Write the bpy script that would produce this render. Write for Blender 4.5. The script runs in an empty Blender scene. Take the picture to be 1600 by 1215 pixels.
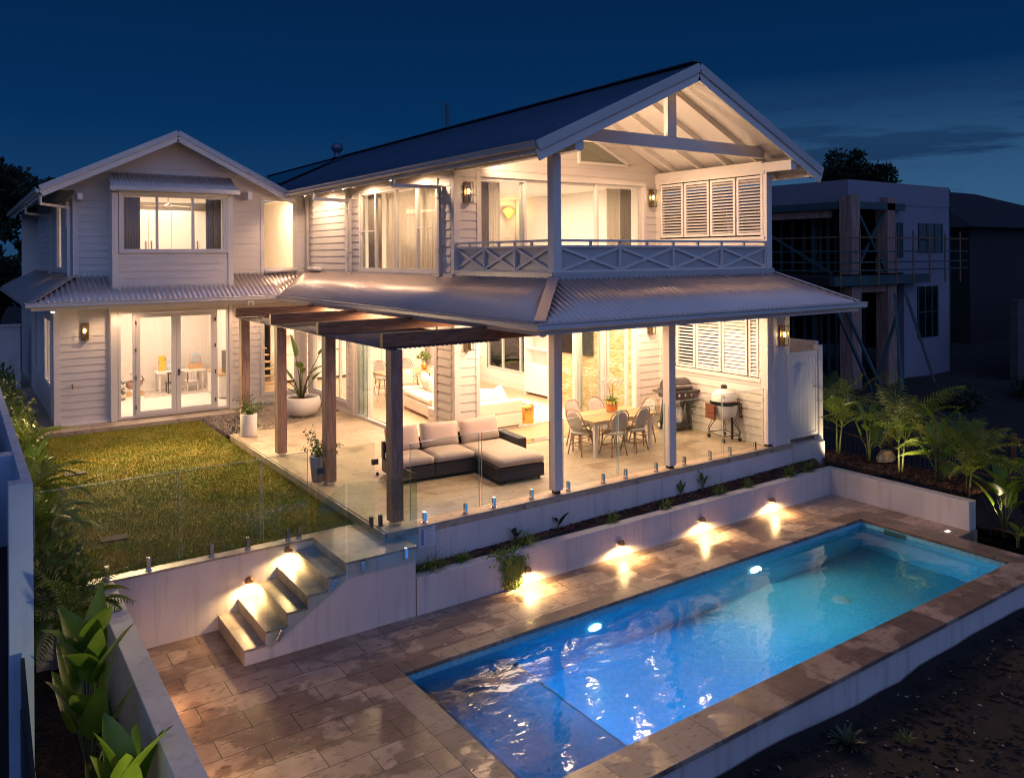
import bpy, bmesh, math, random
from math import sin, cos, pi, radians, sqrt
from mathutils import Vector, Matrix, noise
random.seed(7)
SC = bpy.context.scene
COL = SC.collection
# ------------------------------------------------------------------ camera
YAW, ROLL = .9637, .0065
cam_d = bpy.data.cameras.new('camera'); cam = bpy.data.objects.new('camera', cam_d); COL.objects.link(cam)
cam_d.sensor_width = 36; cam_d.lens = 28.116; cam_d.shift_y = -.12984; cam_d.clip_start = .1; cam_d.clip_end = 900
F_ = Vector((cos(YAW), sin(YAW), 0)); R0 = Vector((sin(YAW), -cos(YAW), 0)); U0 = Vector((0, 0, 1))
R_ = R0*cos(ROLL)-U0*sin(ROLL); U_ = R0*sin(ROLL)+U0*cos(ROLL)
cam.matrix_world = Matrix(((R_.x, U_.x, -F_.x, -7.731), (R_.y, U_.y, -F_.y, -9.9777), (R_.z, U_.z, -F_.z, 3.7696), (0, 0, 0, 1)))
SC.camera = cam
# ------------------------------------------------------------------ render settings
SC.render.engine = 'CYCLES'
SC.view_settings.view_transform = 'Standard'; SC.view_settings.look = 'None'
SC.view_settings.exposure = 0.0; SC.view_settings.gamma = 1.0
SC.cycles.use_denoising = True
try: SC.cycles.denoiser = 'OPENIMAGEDENOISE'
except Exception: pass
SC.cycles.max_bounces = 8; SC.cycles.diffuse_bounces = 4; SC.cycles.glossy_bounces = 4
SC.cycles.transmission_bounces = 6; SC.cycles.transparent_max_bounces = 16
SC.cycles.sample_clamp_indirect = 4.0; SC.cycles.sample_clamp_direct = 26.0; SC.cycles.caustics_reflective = False; SC.cycles.caustics_refractive = False
SC.cycles.use_light_tree = True; SC.cycles.use_adaptive_sampling = False; SC.cycles.filter_width = 1.15
# ------------------------------------------------------------------ world: clear dusk, last glow behind the camera
W = bpy.data.worlds.new('World'); SC.world = W; W.use_nodes = True
nt = W.node_tree; N = nt.nodes; Lk = nt.links
for n in list(N): N.remove(n)
out = N.new('ShaderNodeOutputWorld'); bg = N.new('ShaderNodeBackground'); Lk.new(bg.outputs[0], out.inputs[0])
tc = N.new('ShaderNodeTexCoord'); sp = N.new('ShaderNodeSeparateXYZ'); Lk.new(tc.outputs['Generated'], sp.inputs[0])
rp = N.new('ShaderNodeValToRGB'); Lk.new(sp.outputs['Z'], rp.inputs[0])
e = rp.color_ramp.elements
e[0].position = 0.0; e[0].color = (.012, .043, .105, 1)
e[1].position = 1.0; e[1].color = (.002, .012, .05, 1)
for p, c in ((.06, (.006, .037, .105, 1)), (.16, (.0012, .022, .080, 1)), (.35, (.0006, .012, .052, 1))):
    k = e.new(p); k.color = c
# lighter towards the right-hand horizon
dr = N.new('ShaderNodeVectorMath'); dr.operation = 'DOT_PRODUCT'; dr.inputs[1].default_value = (.93, .36, 0); Lk.new(tc.outputs['Generated'], dr.inputs[0])
# afterglow behind the camera
dg = N.new('ShaderNodeVectorMath'); dg.operation = 'DOT_PRODUCT'; dg.inputs[1].default_value = (-.30, -.93, .2); Lk.new(tc.outputs['Generated'], dg.inputs[0])
mg = N.new('ShaderNodeMapRange'); mg.inputs[1].default_value = -.1; mg.inputs[2].default_value = .95; mg.interpolation_type = 'SMOOTHSTEP'; Lk.new(dg.outputs['Value'], mg.inputs[0])
mixg = N.new('ShaderNodeMix'); mixg.data_type = 'RGBA'; Lk.new(mg.outputs[0], mixg.inputs[0])
Lk.new(rp.outputs[0], mixg.inputs[6]); mixg.inputs[7].default_value = (.16, .235, .52, 1)
# thin evening clouds low on the right
mp = N.new('ShaderNodeMapping'); mp.inputs['Scale'].default_value = (3.0, 3.0, 26); Lk.new(tc.outputs['Generated'], mp.inputs[0])
nz = N.new('ShaderNodeTexNoise'); nz.inputs['Scale'].default_value = 1.6; nz.inputs['Detail'].default_value = 6; nz.inputs['Roughness'].default_value = .6; Lk.new(mp.outputs[0], nz.inputs[0])
cr = N.new('ShaderNodeMapRange'); cr.inputs[1].default_value = .48; cr.inputs[2].default_value = .56; Lk.new(nz.outputs[0], cr.inputs[0])
hz = N.new('ShaderNodeMapRange'); hz.inputs[1].default_value = .21; hz.inputs[2].default_value = .06; Lk.new(sp.outputs['Z'], hz.inputs[0])
rg = N.new('ShaderNodeMapRange'); rg.inputs[1].default_value = .80; rg.inputs[2].default_value = .93; Lk.new(dr.outputs['Value'], rg.inputs[0])
m1 = N.new('ShaderNodeMath'); m1.operation = 'MULTIPLY'; Lk.new(cr.outputs[0], m1.inputs[0]); Lk.new(hz.outputs[0], m1.inputs[1])
m2 = N.new('ShaderNodeMath'); m2.operation = 'MULTIPLY'; Lk.new(m1.outputs[0], m2.inputs[0]); Lk.new(rg.outputs[0], m2.inputs[1])
mh = N.new('ShaderNodeMath'); mh.operation = 'MULTIPLY'; Lk.new(hz.outputs[0], mh.inputs[0]); Lk.new(rg.outputs[0], mh.inputs[1])
mixh = N.new('ShaderNodeMix'); mixh.data_type = 'RGBA'; Lk.new(mh.outputs[0], mixh.inputs[0]); Lk.new(mixg.outputs[2], mixh.inputs[6]); mixh.inputs[7].default_value = (.026, .078, .165, 1)
mixc = N.new('ShaderNodeMix'); mixc.data_type = 'RGBA'; Lk.new(m2.outputs[0], mixc.inputs[0]); Lk.new(mixh.outputs[2], mixc.inputs[6]); mixc.inputs[7].default_value = (.004, .017, .052, 1)
Lk.new(mixc.outputs[2], bg.inputs[0]); bg.inputs[1].default_value = 1.25
# ------------------------------------------------------------------ lamps
WARM = (1, .56, .28); WHITE = (1, .63, .39); ROOM = (1, .69, .50)
def area(name, loc, sx, sy, w, col=WHITE, rot=(0, 0, 0)):
    d = bpy.data.lights.new(name, 'AREA'); d.shape = 'RECTANGLE'; d.size = sx; d.size_y = sy; d.energy = w; d.color = col
    o = bpy.data.objects.new(name, d); COL.objects.link(o); o.location = loc; o.rotation_euler = rot; return o
def point(name, loc, w, col=WARM, r=.03):
    d = bpy.data.lights.new(name, 'POINT'); d.energy = w; d.color = col; d.shadow_soft_size = r
    o = bpy.data.objects.new(name, d); COL.objects.link(o); o.location = loc; return o
def spot(name, loc, to, w, ang, col=WARM, r=.02, blend=.6):
    d = bpy.data.lights.new(name, 'SPOT'); d.energy = w; d.color = col; d.shadow_soft_size = r; d.spot_size = radians(ang); d.spot_blend = blend
    o = bpy.data.objects.new(name, d); COL.objects.link(o); o.location = loc
    o.rotation_euler = (Vector(to)-Vector(loc)).to_track_quat('-Z', 'Y').to_euler(); return o
area('living_room_light', (2.7, 6.0, 2.66), 4, 4, 360, ROOM)
area('dining_room_light', (2.7, 11.6, 2.66), 4, 3, 290, ROOM)
area('playroom_light', (-3.6, 12.9, 2.66), 3, 3, 110, (1, .67, .50))
area('stair_light', (-.7, 12.0, 5.3), .8, 1, 60)
area('wing_bedroom_light', (-3.4, 12.8, 5.2), 2.5, 2.5, 105, (1, .69, .48))
area('landing_light', (-.7, 12.6, 2.66), .8, 1.5, 60)
area('bedroom_light', (2.7, 5.6, 5.3), 3.5, 3.0, 210, (1, .70, .50))
for i, (x, y) in enumerate([(-.35, 1.6), (.9, .9), (2.7, .9), (4.5, .9), (.9, 2.3), (2.7, 2.3), (4.5, 2.3), (-.55, 4.6), (-.55, 7.2)]):
    spot('patio_downlight', (x, y, 2.70), (x, y, 0), 140, 176, WHITE, .05, .25)
for i, (x, y, z, w) in enumerate([(-3.4, 12.3, 2.58, 110), (.9, 4.4, 2.6, 110), (3.6, 4.2, 2.6, 110), (.9, 7.0, 2.6, 90)]): point('ceiling_lamp', (x, y, z), w, ROOM, .08)
point('ceiling_lamp', (.9, 5.6, 5.28), 70, ROOM, .06)
point('ceiling_lamp', (-.95, 11.7, 5.22), 95, WHITE, .05)
spot('eave_fill_flood', (-.60, 6.3, 5.28), (-4.4, 10.9, 4.1), 260, 125, (1, .66, .45), .05, .8)  # added fill light, warms the wing's upper walls and skirt roof
for y in (4.2, 6.6, 9.0): spot('eave_fill_down', (-.56, y, 5.40), (-.5, y, 3), 140, 174, WHITE, .05, .4)  # added spots that brighten the long upper wall and skirt roof
for x, ty, w in ((-5.2, 2.0, 1300), (-4.4, 2.6, 1300), (-1.8, 5.5, 520)): spot('eave_fill_flood', (x, 9.78, 2.68), (-4.7, ty, 0), w, 95, (1, .68, .32), .05, .9)  # added floods under the wing eave, only there to brighten the lawn
for x in (-4.6, -1.6): spot('eave_fill_down', (x, 10.1, 2.71), (x, 9.6, 0), 60, 165, WHITE, .05, .4)  # added downward spots, extra light on the ground before the wing
for x, y in ((.3, .35), (.3, 1.4), (.3, 2.5)): spot('beam_uplight', (x, y, 5.60), (3.9, y, 6.3), 210, 130, WHITE, .08, .7)
for x, y in [(1.5, 1.5), (3.9, 1.5)]:
    spot('balcony_downlight', (x, y, 6.05), (x, y, 3.1), 110, 150, WHITE, .05, .5)
# ------------------------------------------------------------------ mesh helper
class MB:
    def __init__(s): s.v = []; s.f = []
    def add(s, vs, fs):
        b = len(s.v); s.v += [tuple(p) for p in vs]; s.f += [tuple(i+b for i in f) for f in fs]; return s
    def quad(s, a, b, c, d): return s.add((a, b, c, d), ((0, 1, 2, 3),))
    def box(s, x0, x1, y0, y1, z0, z1, M=None):
        x0, x1 = min(x0, x1), max(x0, x1); y0, y1 = min(y0, y1), max(y0, y1); z0, z1 = min(z0, z1), max(z0, z1)
        vs = [Vector((x, y, z)) for z in (z0, z1) for x, y in ((x0, y0), (x1, y0), (x1, y1), (x0, y1))]
        if M: vs = [M @ p for p in vs]
        return s.add(vs, ((3, 2, 1, 0), (4, 5, 6, 7), (0, 1, 5, 4), (1, 2, 6, 5), (2, 3, 7, 6), (3, 0, 4, 7)))
    def prism(s, poly, axis, a, b):
        """closed 2-D polygon extruded along axis from a to b"""
        def P(u, w, t): return {'x': (t, u, w), 'y': (u, t, w), 'z': (u, w, t)}[axis]
        n = len(poly); vs = [P(u, w, a) for u, w in poly]+[P(u, w, b) for u, w in poly]
        fs = [tuple(range(n)), tuple(range(2*n-1, n-1, -1))]+[(i, i+n, (i+1) % n+n, (i+1) % n) for i in range(n)]
        return s.add(vs, fs)
    def beam(s, p, q, w, h, up=(0, 0, 1)):
        p = Vector(p); q = Vector(q); d = (q-p).normalized(); up = Vector(up)
        if abs(d.dot(up)) > .98: up = Vector((0, 1, 0))
        sd = d.cross(up).normalized(); u = sd.cross(d)
        vs = [c+sd*a*w/2+u*b*h/2 for c in (p, q) for a, b in ((-1, -1), (1, -1), (1, 1), (-1, 1))]
        return s.add(vs, ((0, 1, 2, 3), (7, 6, 5, 4), (0, 4, 5, 1), (1, 5, 6, 2), (2, 6, 7, 3), (3, 7, 4, 0)))
    def tube(s, pts, r, n=6, r2=None, cap=True):
        pts = [Vector(p) for p in pts]; m = len(pts); rings = []; prev = None
        for i, p in enumerate(pts):
            d = (pts[min(i+1, m-1)]-pts[max(i-1, 0)]).normalized()
            a = d.orthogonal().normalized() if prev is None else (prev-d*prev.dot(d)).normalized()
            prev = a; b = d.cross(a); rr = r if r2 is None else r+(r2-r)*i/max(1, m-1)
            rings.append([p+(a*cos(2*pi*k/n)+b*sin(2*pi*k/n))*rr for k in range(n)])
        vs = [q for R in rings for q in R]; fs = []
        for i in range(m-1):
            for k in range(n): fs.append((i*n+k, i*n+(k+1) % n, (i+1)*n+(k+1) % n, (i+1)*n+k))
        if cap: fs += [tuple(range(n-1, -1, -1)), tuple((m-1)*n+k for k in range(n))]
        return s.add(vs, fs)
    def cyl(s, c, r, h, n=20, r2=None): return s.tube([c, (c[0], c[1], c[2]+h)], r, n, r if r2 is None else r2)
    def lathe(s, prof, c=(0, 0, 0), n=24, sx=1, sy=1):
        m = len(prof); vs = [(c[0]+r*cos(2*pi*k/n)*sx, c[1]+r*sin(2*pi*k/n)*sy, c[2]+z) for r, z in prof for k in range(n)]; fs = []
        for i in range(m-1):
            for k in range(n): fs.append((i*n+k, i*n+(k+1) % n, (i+1)*n+(k+1) % n, (i+1)*n+k))
        return s.add(vs, fs)
    def build(s, name, mat, parent=None, smooth=False, bevel=0, sub=0, local=False, solid=0, label=None, cat=None, group=None, kind=None):
        o0 = Vector((0, 0, 0))
        if parent is not None and not local:
            q = parent
            while q: o0 += q.location; q = q.parent
        elif parent is None and not local and s.v:
            xs = [p[0] for p in s.v]; ys = [p[1] for p in s.v]; zs = [p[2] for p in s.v]
            o0 = Vector(((min(xs)+max(xs))/2, (min(ys)+max(ys))/2, min(zs)))
        me = bpy.data.meshes.new(name); me.from_pydata([(p[0]-o0.x, p[1]-o0.y, p[2]-o0.z) for p in s.v], [], s.f); me.update()
        if smooth:
            for p in me.polygons: p.use_smooth = True
        me.materials.append(mat); o = bpy.data.objects.new(name, me); COL.objects.link(o)
        if parent is not None: o.parent = parent
        elif not local: o.location = o0
        if bevel: b = o.modifiers.new('bevel', 'BEVEL'); b.width = bevel; b.segments = 2; b.limit_method = 'ANGLE'
        if sub: m = o.modifiers.new('sub', 'SUBSURF'); m.levels = sub; m.render_levels = sub
        if solid: m = o.modifiers.new('solid', 'SOLIDIFY'); m.thickness = solid
        return tag(o, label, cat, group, kind)
def tag(o, label=None, cat=None, group=None, kind=None):
    if label: o['label'] = label
    if cat: o['category'] = cat
    if group: o['group'] = group
    if kind: o['kind'] = kind
    return o
def thing(name, label, cat, loc=(0, 0, 0), rz=0, group=None, kind=None):
    o = bpy.data.objects.new(name, None); o.empty_display_size = .1; COL.objects.link(o)
    o.location = loc; o.rotation_euler = (0, 0, rz); return tag(o, label, cat, group, kind)
def copy_tree(o, parent=None, loc=None, rz=None, label=None, scale=None):
    c = o.copy(); COL.objects.link(c); c.parent = parent
    for ch in [x for x in KIDS.get(o.name, [])]: copy_tree(ch, c)
    if loc is not None: c.location = loc
    if rz is not None: c.rotation_euler = (0, 0, rz)
    if label: c['label'] = label
    if scale: c.scale = (scale,)*3
    return c
KIDS = {}
def index_kids(o):
    KIDS[o.name] = list(o.children)
    for c in o.children: index_kids(c)
# ------------------------------------------------------------------ materials
def mat(name, col, rough=.5, metal=0, var=0, vscale=3, bump=0, bscale=60, spec=.5, col2=None, detail=4, coords='Object', vlo=.35, vhi=.65):
    m = bpy.data.materials.new(name); m.use_nodes = True; t = m.node_tree; b = t.nodes['Principled BSDF']
    b.inputs['Base Color'].default_value = (*col, 1); b.inputs['Roughness'].default_value = rough; b.inputs['Metallic'].default_value = metal
    b.inputs['Specular IOR Level'].default_value = spec
    co = t.nodes.new('ShaderNodeTexCoord').outputs[coords]
    if var or col2:
        n = t.nodes.new('ShaderNodeTexNoise'); n.inputs['Scale'].default_value = vscale; n.inputs['Detail'].default_value = detail; t.links.new(co, n.inputs[0])
        r = t.nodes.new('ShaderNodeMapRange'); r.inputs[1].default_value = vlo; r.inputs[2].default_value = vhi; t.links.new(n.outputs[0], r.inputs[0])
        x = t.nodes.new('ShaderNodeMix'); x.data_type = 'RGBA'; t.links.new(r.outputs[0], x.inputs[0])
        c2 = col2 or tuple(c*(1-var) for c in col)
        x.inputs[6].default_value = (*col, 1); x.inputs[7].default_value = (*c2, 1); t.links.new(x.outputs[2], b.inputs['Base Color'])
    if bump:
        n = t.nodes.new('ShaderNodeTexNoise'); n.inputs['Scale'].default_value = bscale; n.inputs['Detail'].default_value = 3; t.links.new(co, n.inputs[0])
        bb = t.nodes.new('ShaderNodeBump'); bb.inputs['Strength'].default_value = bump; bb.inputs['Distance'].default_value = .01
        t.links.new(n.outputs[0], bb.inputs['Height']); t.links.new(bb.outputs[0], b.inputs['Normal'])
    return m
def emit(name, col, s):
    m = bpy.data.materials.new(name); m.use_nodes = True; t = m.node_tree; t.nodes.remove(t.nodes['Principled BSDF'])
    e = t.nodes.new('ShaderNodeEmission'); e.inputs[0].default_value = (*col, 1); e.inputs[1].default_value = s
    t.links.new(e.outputs[0], t.nodes['Material Output'].inputs[0]); return m
def glassmat(name, tint=(.93, .97, .96), ior=1.5, gain=1.0, rough=0.0):
    m = bpy.data.materials.new(name); m.use_nodes = True; t = m.node_tree; t.nodes.remove(t.nodes['Principled BSDF'])
    tr = t.nodes.new('ShaderNodeBsdfTransparent'); tr.inputs[0].default_value = (*tint, 1)
    gl = t.nodes.new('ShaderNodeBsdfGlossy'); gl.inputs['Roughness'].default_value = rough
    fr = t.nodes.new('ShaderNodeLayerWeight'); fr.inputs[0].default_value = .5
    pw = t.nodes.new('ShaderNodeMath'); pw.operation = 'POWER'; pw.inputs[1].default_value = 5; t.links.new(fr.outputs['Facing'], pw.inputs[0])
    mm = t.nodes.new('ShaderNodeMath'); mm.operation = 'MULTIPLY_ADD'; mm.inputs[1].default_value = .9*gain; mm.inputs[2].default_value = .04*gain; mm.use_clamp = True; t.links.new(pw.outputs[0], mm.inputs[0])
    mx = t.nodes.new('ShaderNodeMixShader'); t.links.new(mm.outputs[0], mx.inputs[0]); t.links.new(tr.outputs[0], mx.inputs[1]); t.links.new(gl.outputs[0], mx.inputs[2])
    t.links.new(mx.outputs[0], t.nodes['Material Output'].inputs[0]); return m
def leafmat(name, c1, c2, rough=.45):
    m = mat(name, c1, rough, 0, vscale=2.5, col2=c2, spec=.5)
    t = m.node_tree; b = t.nodes['Principled BSDF']
    tl = t.nodes.new('ShaderNodeBsdfTranslucent'); mx = t.nodes.new('ShaderNodeMixShader'); mx.inputs[0].default_value = .25
    src = b.inputs['Base Color'].links[0].from_socket; t.links.new(src, tl.inputs[0])
    t.links.new(b.outputs[0], mx.inputs[1]); t.links.new(tl.outputs[0], mx.inputs[2]); t.links.new(mx.outputs[0], t.nodes['Material Output'].inputs[0]); return m
def timber(name, c1, c2, axis=0, rough=.6, scale=1.):
    m = bpy.data.materials.new(name); m.use_nodes = True; t = m.node_tree; b = t.nodes['Principled BSDF']; L = t.links
    co = t.nodes.new('ShaderNodeTexCoord'); mp = t.nodes.new('ShaderNodeMapping'); sc = [14*scale]*3; sc[axis] = 1.2*scale; mp.inputs['Scale'].default_value = sc; L.new(co.outputs['Object'], mp.inputs[0])
    n = t.nodes.new('ShaderNodeTexNoise'); n.inputs['Scale'].default_value = 3; n.inputs['Detail'].default_value = 6; n.inputs['Distortion'].default_value = .6; L.new(mp.outputs[0], n.inputs[0])
    r = t.nodes.new('ShaderNodeMapRange'); r.inputs[1].default_value = .35; r.inputs[2].default_value = .65; L.new(n.outputs[0], r.inputs[0])
    x = t.nodes.new('ShaderNodeMix'); x.data_type = 'RGBA'; x.inputs[6].default_value = (*c1, 1); x.inputs[7].default_value = (*c2, 1); L.new(r.outputs[0], x.inputs[0])
    L.new(x.outputs[2], b.inputs['Base Color']); b.inputs['Roughness'].default_value = rough
    bp = t.nodes.new('ShaderNodeBump'); bp.inputs['Strength'].default_value = .4; bp.inputs['Distance'].default_value = .004; L.new(n.outputs[0], bp.inputs['Height']); L.new(bp.outputs[0], b.inputs['Normal']); return m
def paving(name, bw, bh, c1, c2, wet=.5, mort=(.16, .13, .10), off=.5, wlo=.50, whi=.56):
    """travertine pavers with pits and pools of standing water left on them"""
    m = bpy.data.materials.new(name); m.use_nodes = True; t = m.node_tree; b = t.nodes['Principled BSDF']; L = t.links; nn = t.nodes.new
    co = nn('ShaderNodeTexCoord').outputs['Object']
    br = nn('ShaderNodeTexBrick'); br.offset = off; br.inputs['Scale'].default_value = 1; br.inputs['Brick Width'].default_value = bw; br.inputs['Row Height'].default_value = bh
    br.inputs['Mortar Size'].default_value = .006; br.inputs['Mortar Smooth'].default_value = .1; br.inputs['Bias'].default_value = 0
    br.inputs['Color1'].default_value = (0, 0, 0, 1); br.inputs['Color2'].default_value = (1, 1, 1, 1); br.inputs['Mortar'].default_value = (.5, .5, .5, 1); L.new(co, br.inputs[0])
    n1 = nn('ShaderNodeTexNoise'); n1.inputs['Scale'].default_value = 5; n1.inputs['Detail'].default_value = 6; L.new(co, n1.inputs[0])
    ad = nn('ShaderNodeMath'); ad.operation = 'MULTIPLY_ADD'; ad.inputs[1].default_value = .28; L.new(br.outputs['Color'], ad.inputs[0]); L.new(n1.outputs[0], ad.inputs[2])
    r1 = nn('ShaderNodeMapRange'); r1.inputs[1].default_value = .3; r1.inputs[2].default_value = .95; L.new(ad.outputs[0], r1.inputs[0])
    x1 = nn('ShaderNodeMix'); x1.data_type = 'RGBA'; x1.inputs[6].default_value = (*c1, 1); x1.inputs[7].default_value = (*c2, 1); L.new(r1.outputs[0], x1.inputs[0])
    # elongated pits
    mp = nn('ShaderNodeMapping'); mp.inputs['Scale'].default_value = (1, 2.6, 1); mp.inputs['Rotation'].default_value = (0, 0, .25); L.new(co, mp.inputs[0])
    n2 = nn('ShaderNodeTexNoise'); n2.inputs['Scale'].default_value = 9; n2.inputs['Detail'].default_value = 5; L.new(mp.outputs[0], n2.inputs[0])
    r2 = nn('ShaderNodeMapRange'); r2.inputs[1].default_value = .59; r2.inputs[2].default_value = .66; L.new(n2.outputs[0], r2.inputs[0])
    x2 = nn('ShaderNodeMix'); x2.data_type = 'RGBA'; x2.inputs[7].default_value = (*[c*.45 for c in c2], 1); L.new(x1.outputs[2], x2.inputs[6]); 
    k2 = nn('ShaderNodeMath'); k2.operation = 'MULTIPLY'; k2.inputs[1].default_value = .75; L.new(r2.outputs[0], k2.inputs[0]); L.new(k2.outputs[0], x2.inputs[0])
    x3 = nn('ShaderNodeMix'); x3.data_type = 'RGBA'; x3.inputs[7].default_value = (*mort, 1); L.new(x2.outputs[2], x3.inputs[6]); L.new(br.outputs['Fac'], x3.inputs[0])
    # wet areas: partly follow each paver
    n3 = nn('ShaderNodeTexNoise'); n3.inputs['Scale'].default_value = 1.15; n3.inputs['Detail'].default_value = 5; n3.inputs['Roughness'].default_value = .55; L.new(co, n3.inputs[0])
    a3 = nn('ShaderNodeMath'); a3.operation = 'MULTIPLY_ADD'; a3.inputs[1].default_value = .13; L.new(br.outputs['Color'], a3.inputs[0]); L.new(n3.outputs[0], a3.inputs[2])
    r3 = nn('ShaderNodeMapRange'); r3.inputs[1].default_value = wlo; r3.inputs[2].default_value = whi; L.new(a3.outputs[0], r3.inputs[0])
    w = nn('ShaderNodeMath'); w.operation = 'MULTIPLY'; w.inputs[1].default_value = wet; L.new(r3.outputs[0], w.inputs[0])
    x4 = nn('ShaderNodeMix'); x4.data_type = 'RGBA'; x4.blend_type = 'MULTIPLY'; x4.inputs[7].default_value = (.50, .45, .42, 1); L.new(x3.outputs[2], x4.inputs[6]); L.new(w.outputs[0], x4.inputs[0])
    L.new(x4.outputs[2], b.inputs['Base Color'])
    rr = nn('ShaderNodeMapRange'); rr.inputs[3].default_value = .55; rr.inputs[4].default_value = .28; L.new(r3.outputs[0], rr.inputs[0]); L.new(rr.outputs[0], b.inputs['Roughness'])
    s1 = nn('ShaderNodeMath'); s1.operation = 'SUBTRACT'; L.new(n1.outputs[0], s1.inputs[0]); L.new(k2.outputs[0], s1.inputs[1])
    s2 = nn('ShaderNodeMath'); s2.operation = 'SUBTRACT'; L.new(s1.outputs[0], s2.inputs[0]); L.new(br.outputs['Fac'], s2.inputs[1])
    bp = nn('ShaderNodeBump'); bp.inputs['Strength'].default_value = .35; bp.inputs['Distance'].default_value = .006; L.new(s2.outputs[0], bp.inputs['Height']); L.new(bp.outputs[0], b.inputs['Normal'])
    return m
M = {}
M['board'] = mat('painted_board', (.66, .61, .56), .45, var=.06, vscale=1.5, bump=.08, bscale=25)
M['trim'] = mat('painted_trim', (.70, .66, .61), .4, var=.05, vscale=2)
M['inner'] = mat('interior_paint', (.80, .75, .69), .6, var=.03)
M['render'] = mat('rendered_wall', (.62, .58, .56), .75, var=.12, vscale=1.2, bump=.35, bscale=90)
M['render_poolglow'] = mat('pool_glow_render', (.34, .46, .62), .8, var=.15, vscale=3, bump=.5, bscale=120)  # blue glow of the pool lamps is put into this base colour
M['creeper'] = leafmat('creeper_leaf', (.24, .30, .05), (.12, .18, .03), .5)
M['sheet'] = mat('weathered_sheet', (.20, .155, .13), .45, metal=.3, var=.2, vscale=2)
M['steel'] = mat('corrugated_steel', (.60, .51, .47), .36, metal=.5, var=.10, vscale=.8, spec=.6)
M['gutter'] = mat('gutter_steel', (.52, .50, .48), .3, metal=.2, var=.08, vscale=1)
M['roofdark'] = mat('roof_steel', (.08, .14, .22), .34, metal=.3, var=.12, vscale=.6)
M['glass'] = glassmat('window_glass')
M['edge'] = mat('glass_edge', (.36, .50, .45), .15, spec=.8)
M['poolglass'] = glassmat('fence_glass', (.90, .95, .93), 1.5, 1.0)
M['timX'] = timber('pergola_timber', (.14, .06, .03), (.30, .15, .075), 0)
M['timZ'] = timber('post_timber', (.20, .12, .085), (.36, .23, .17), 2)
M['oak'] = timber('oak_top', (.42, .27, .13), (.55, .37, .19), 0, .4)
M['floorwood'] = timber('oak_floor', (.46, .33, .20), (.56, .42, .27), 0, .35, .5)
M['patio'] = paving('patio_pavers', .61, .41, (.50, .40, .29), (.37, .28, .19), .30, (.26, .21, .16), wlo=.64, whi=.72)
M['deck'] = paving('pool_deck_pavers', .80, .36, (.50, .38, .29), (.30, .205, .15), .80, (.11, .085, .07), wlo=.54, whi=.575)
M['coping'] = paving('coping_pavers', .62, 1.0, (.36, .28, .22), (.23, .165, .125), .8, (.11, .085, .07), 0, wlo=.53, whi=.565)
M['step'] = mat('step_stone', (.40, .34, .27), .4, var=.35, vscale=6, bump=.25, bscale=30)
M['chrome'] = mat('polished_steel', (.7, .7, .7), .12, metal=1)
M['black'] = mat('black_metal', (.02, .02, .02), .4)
M['bronze'] = mat('aged_brass', (.22, .14, .07), .35, metal=.8)
M['bulb'] = emit('lit_bulb', (1, .62, .28), 22); M['bulb2'] = emit('lit_downlight', (1, .66, .32), 9)
M['mulch'] = mat('bark_mulch', (.10, .045, .025), .9, vscale=22, col2=(.018, .009, .006), bump=1, bscale=40)
M['chip'] = mat('bark_chip', (.17, .075, .04), .85, vscale=7, col2=(.028, .012, .007))
M['soil'] = mat('dark_soil', (.026, .019, .013), .95, vscale=3, col2=(.008, .006, .004), bump=1, bscale=18)
M['grassbase'] = mat('lawn_soil', (.15, .16, .012), .95, vscale=3.2, col2=(.24, .18, .015), bump=.8, bscale=50)
M['blade'] = mat('grass_blade', (.20, .24, .008), .6, vscale=1.6, col2=(.31, .26, .012), detail=6, vlo=.38, vhi=.62)
M['pebble'] = mat('river_pebble', (.45, .37, .28), .7, vscale=9, col2=(.20, .15, .11))
M['leaf'] = leafmat('banana_leaf', (.17, .27, .02), (.08, .16, .015), .36)
M['leaf2'] = leafmat('palm_leaf', (.20, .26, .03), (.11, .16, .02), .38)
M['leafdark'] = leafmat('dark_leaf', (.02, .035, .01), (.008, .014, .005), .6)
M['agave'] = leafmat('agave_leaf', (.06, .10, .05), (.03, .05, .025), .45)
M['shrub'] = leafmat('shrub_leaf', (.11, .17, .03), (.05, .08, .015), .42)
M['stem'] = mat('plant_stem', (.14, .16, .05), .6, var=.4, vscale=8)
M['bark'] = mat('bark', (.05, .035, .025), .9, var=.5, vscale=12)
M['pot'] = mat('white_pot', (.72, .68, .63), .55, bump=.15, bscale=60)
M['greypot'] = mat('grey_pot', (.33, .34, .36), .6, bump=.2, bscale=40)
M['wicker'] = mat('charcoal_wicker', (.035, .035, .042), .6, bump=1, bscale=160)
M['cushion'] = mat('taupe_cushion', (.56, .46, .40), .85, var=.06, bump=.25, bscale=220)
M['cream'] = mat('cream_fabric', (.74, .67, .58), .85, bump=.15, bscale=150)
M['gold'] = mat('hammered_gold', (.85, .50, .14), .22, metal=1, bump=.4, bscale=30)
M['copper'] = mat('copper_pot', (.62, .30, .12), .35, metal=.9, var=.3, vscale=9)
M['cane'] = mat('rattan_cane', (.46, .29, .17), .5, var=.3, vscale=30)
M['weave'] = mat('grey_weave', (.54, .50, .45), .75, bump=.8, bscale=260)
M['white'] = mat('white_lacquer', (.78, .74, .70), .4)
M['ceramic'] = mat('white_ceramic', (.76, .72, .68), .22, var=.04, vscale=60)
M['acacia'] = mat('red_hardwood', (.24, .065, .03), .5, var=.3, vscale=14)
M['grey'] = mat('graphite_enamel', (.055, .052, .05), .35)
M['louvre'] = mat('louvre_paint', (.72, .69, .66), .42)
M['curtain'] = mat('linen_curtain', (.46, .38, .31), .9, bump=.3, bscale=120)
M['sheer'] = mat('sheer_curtain', (.80, .74, .66), .9)
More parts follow.
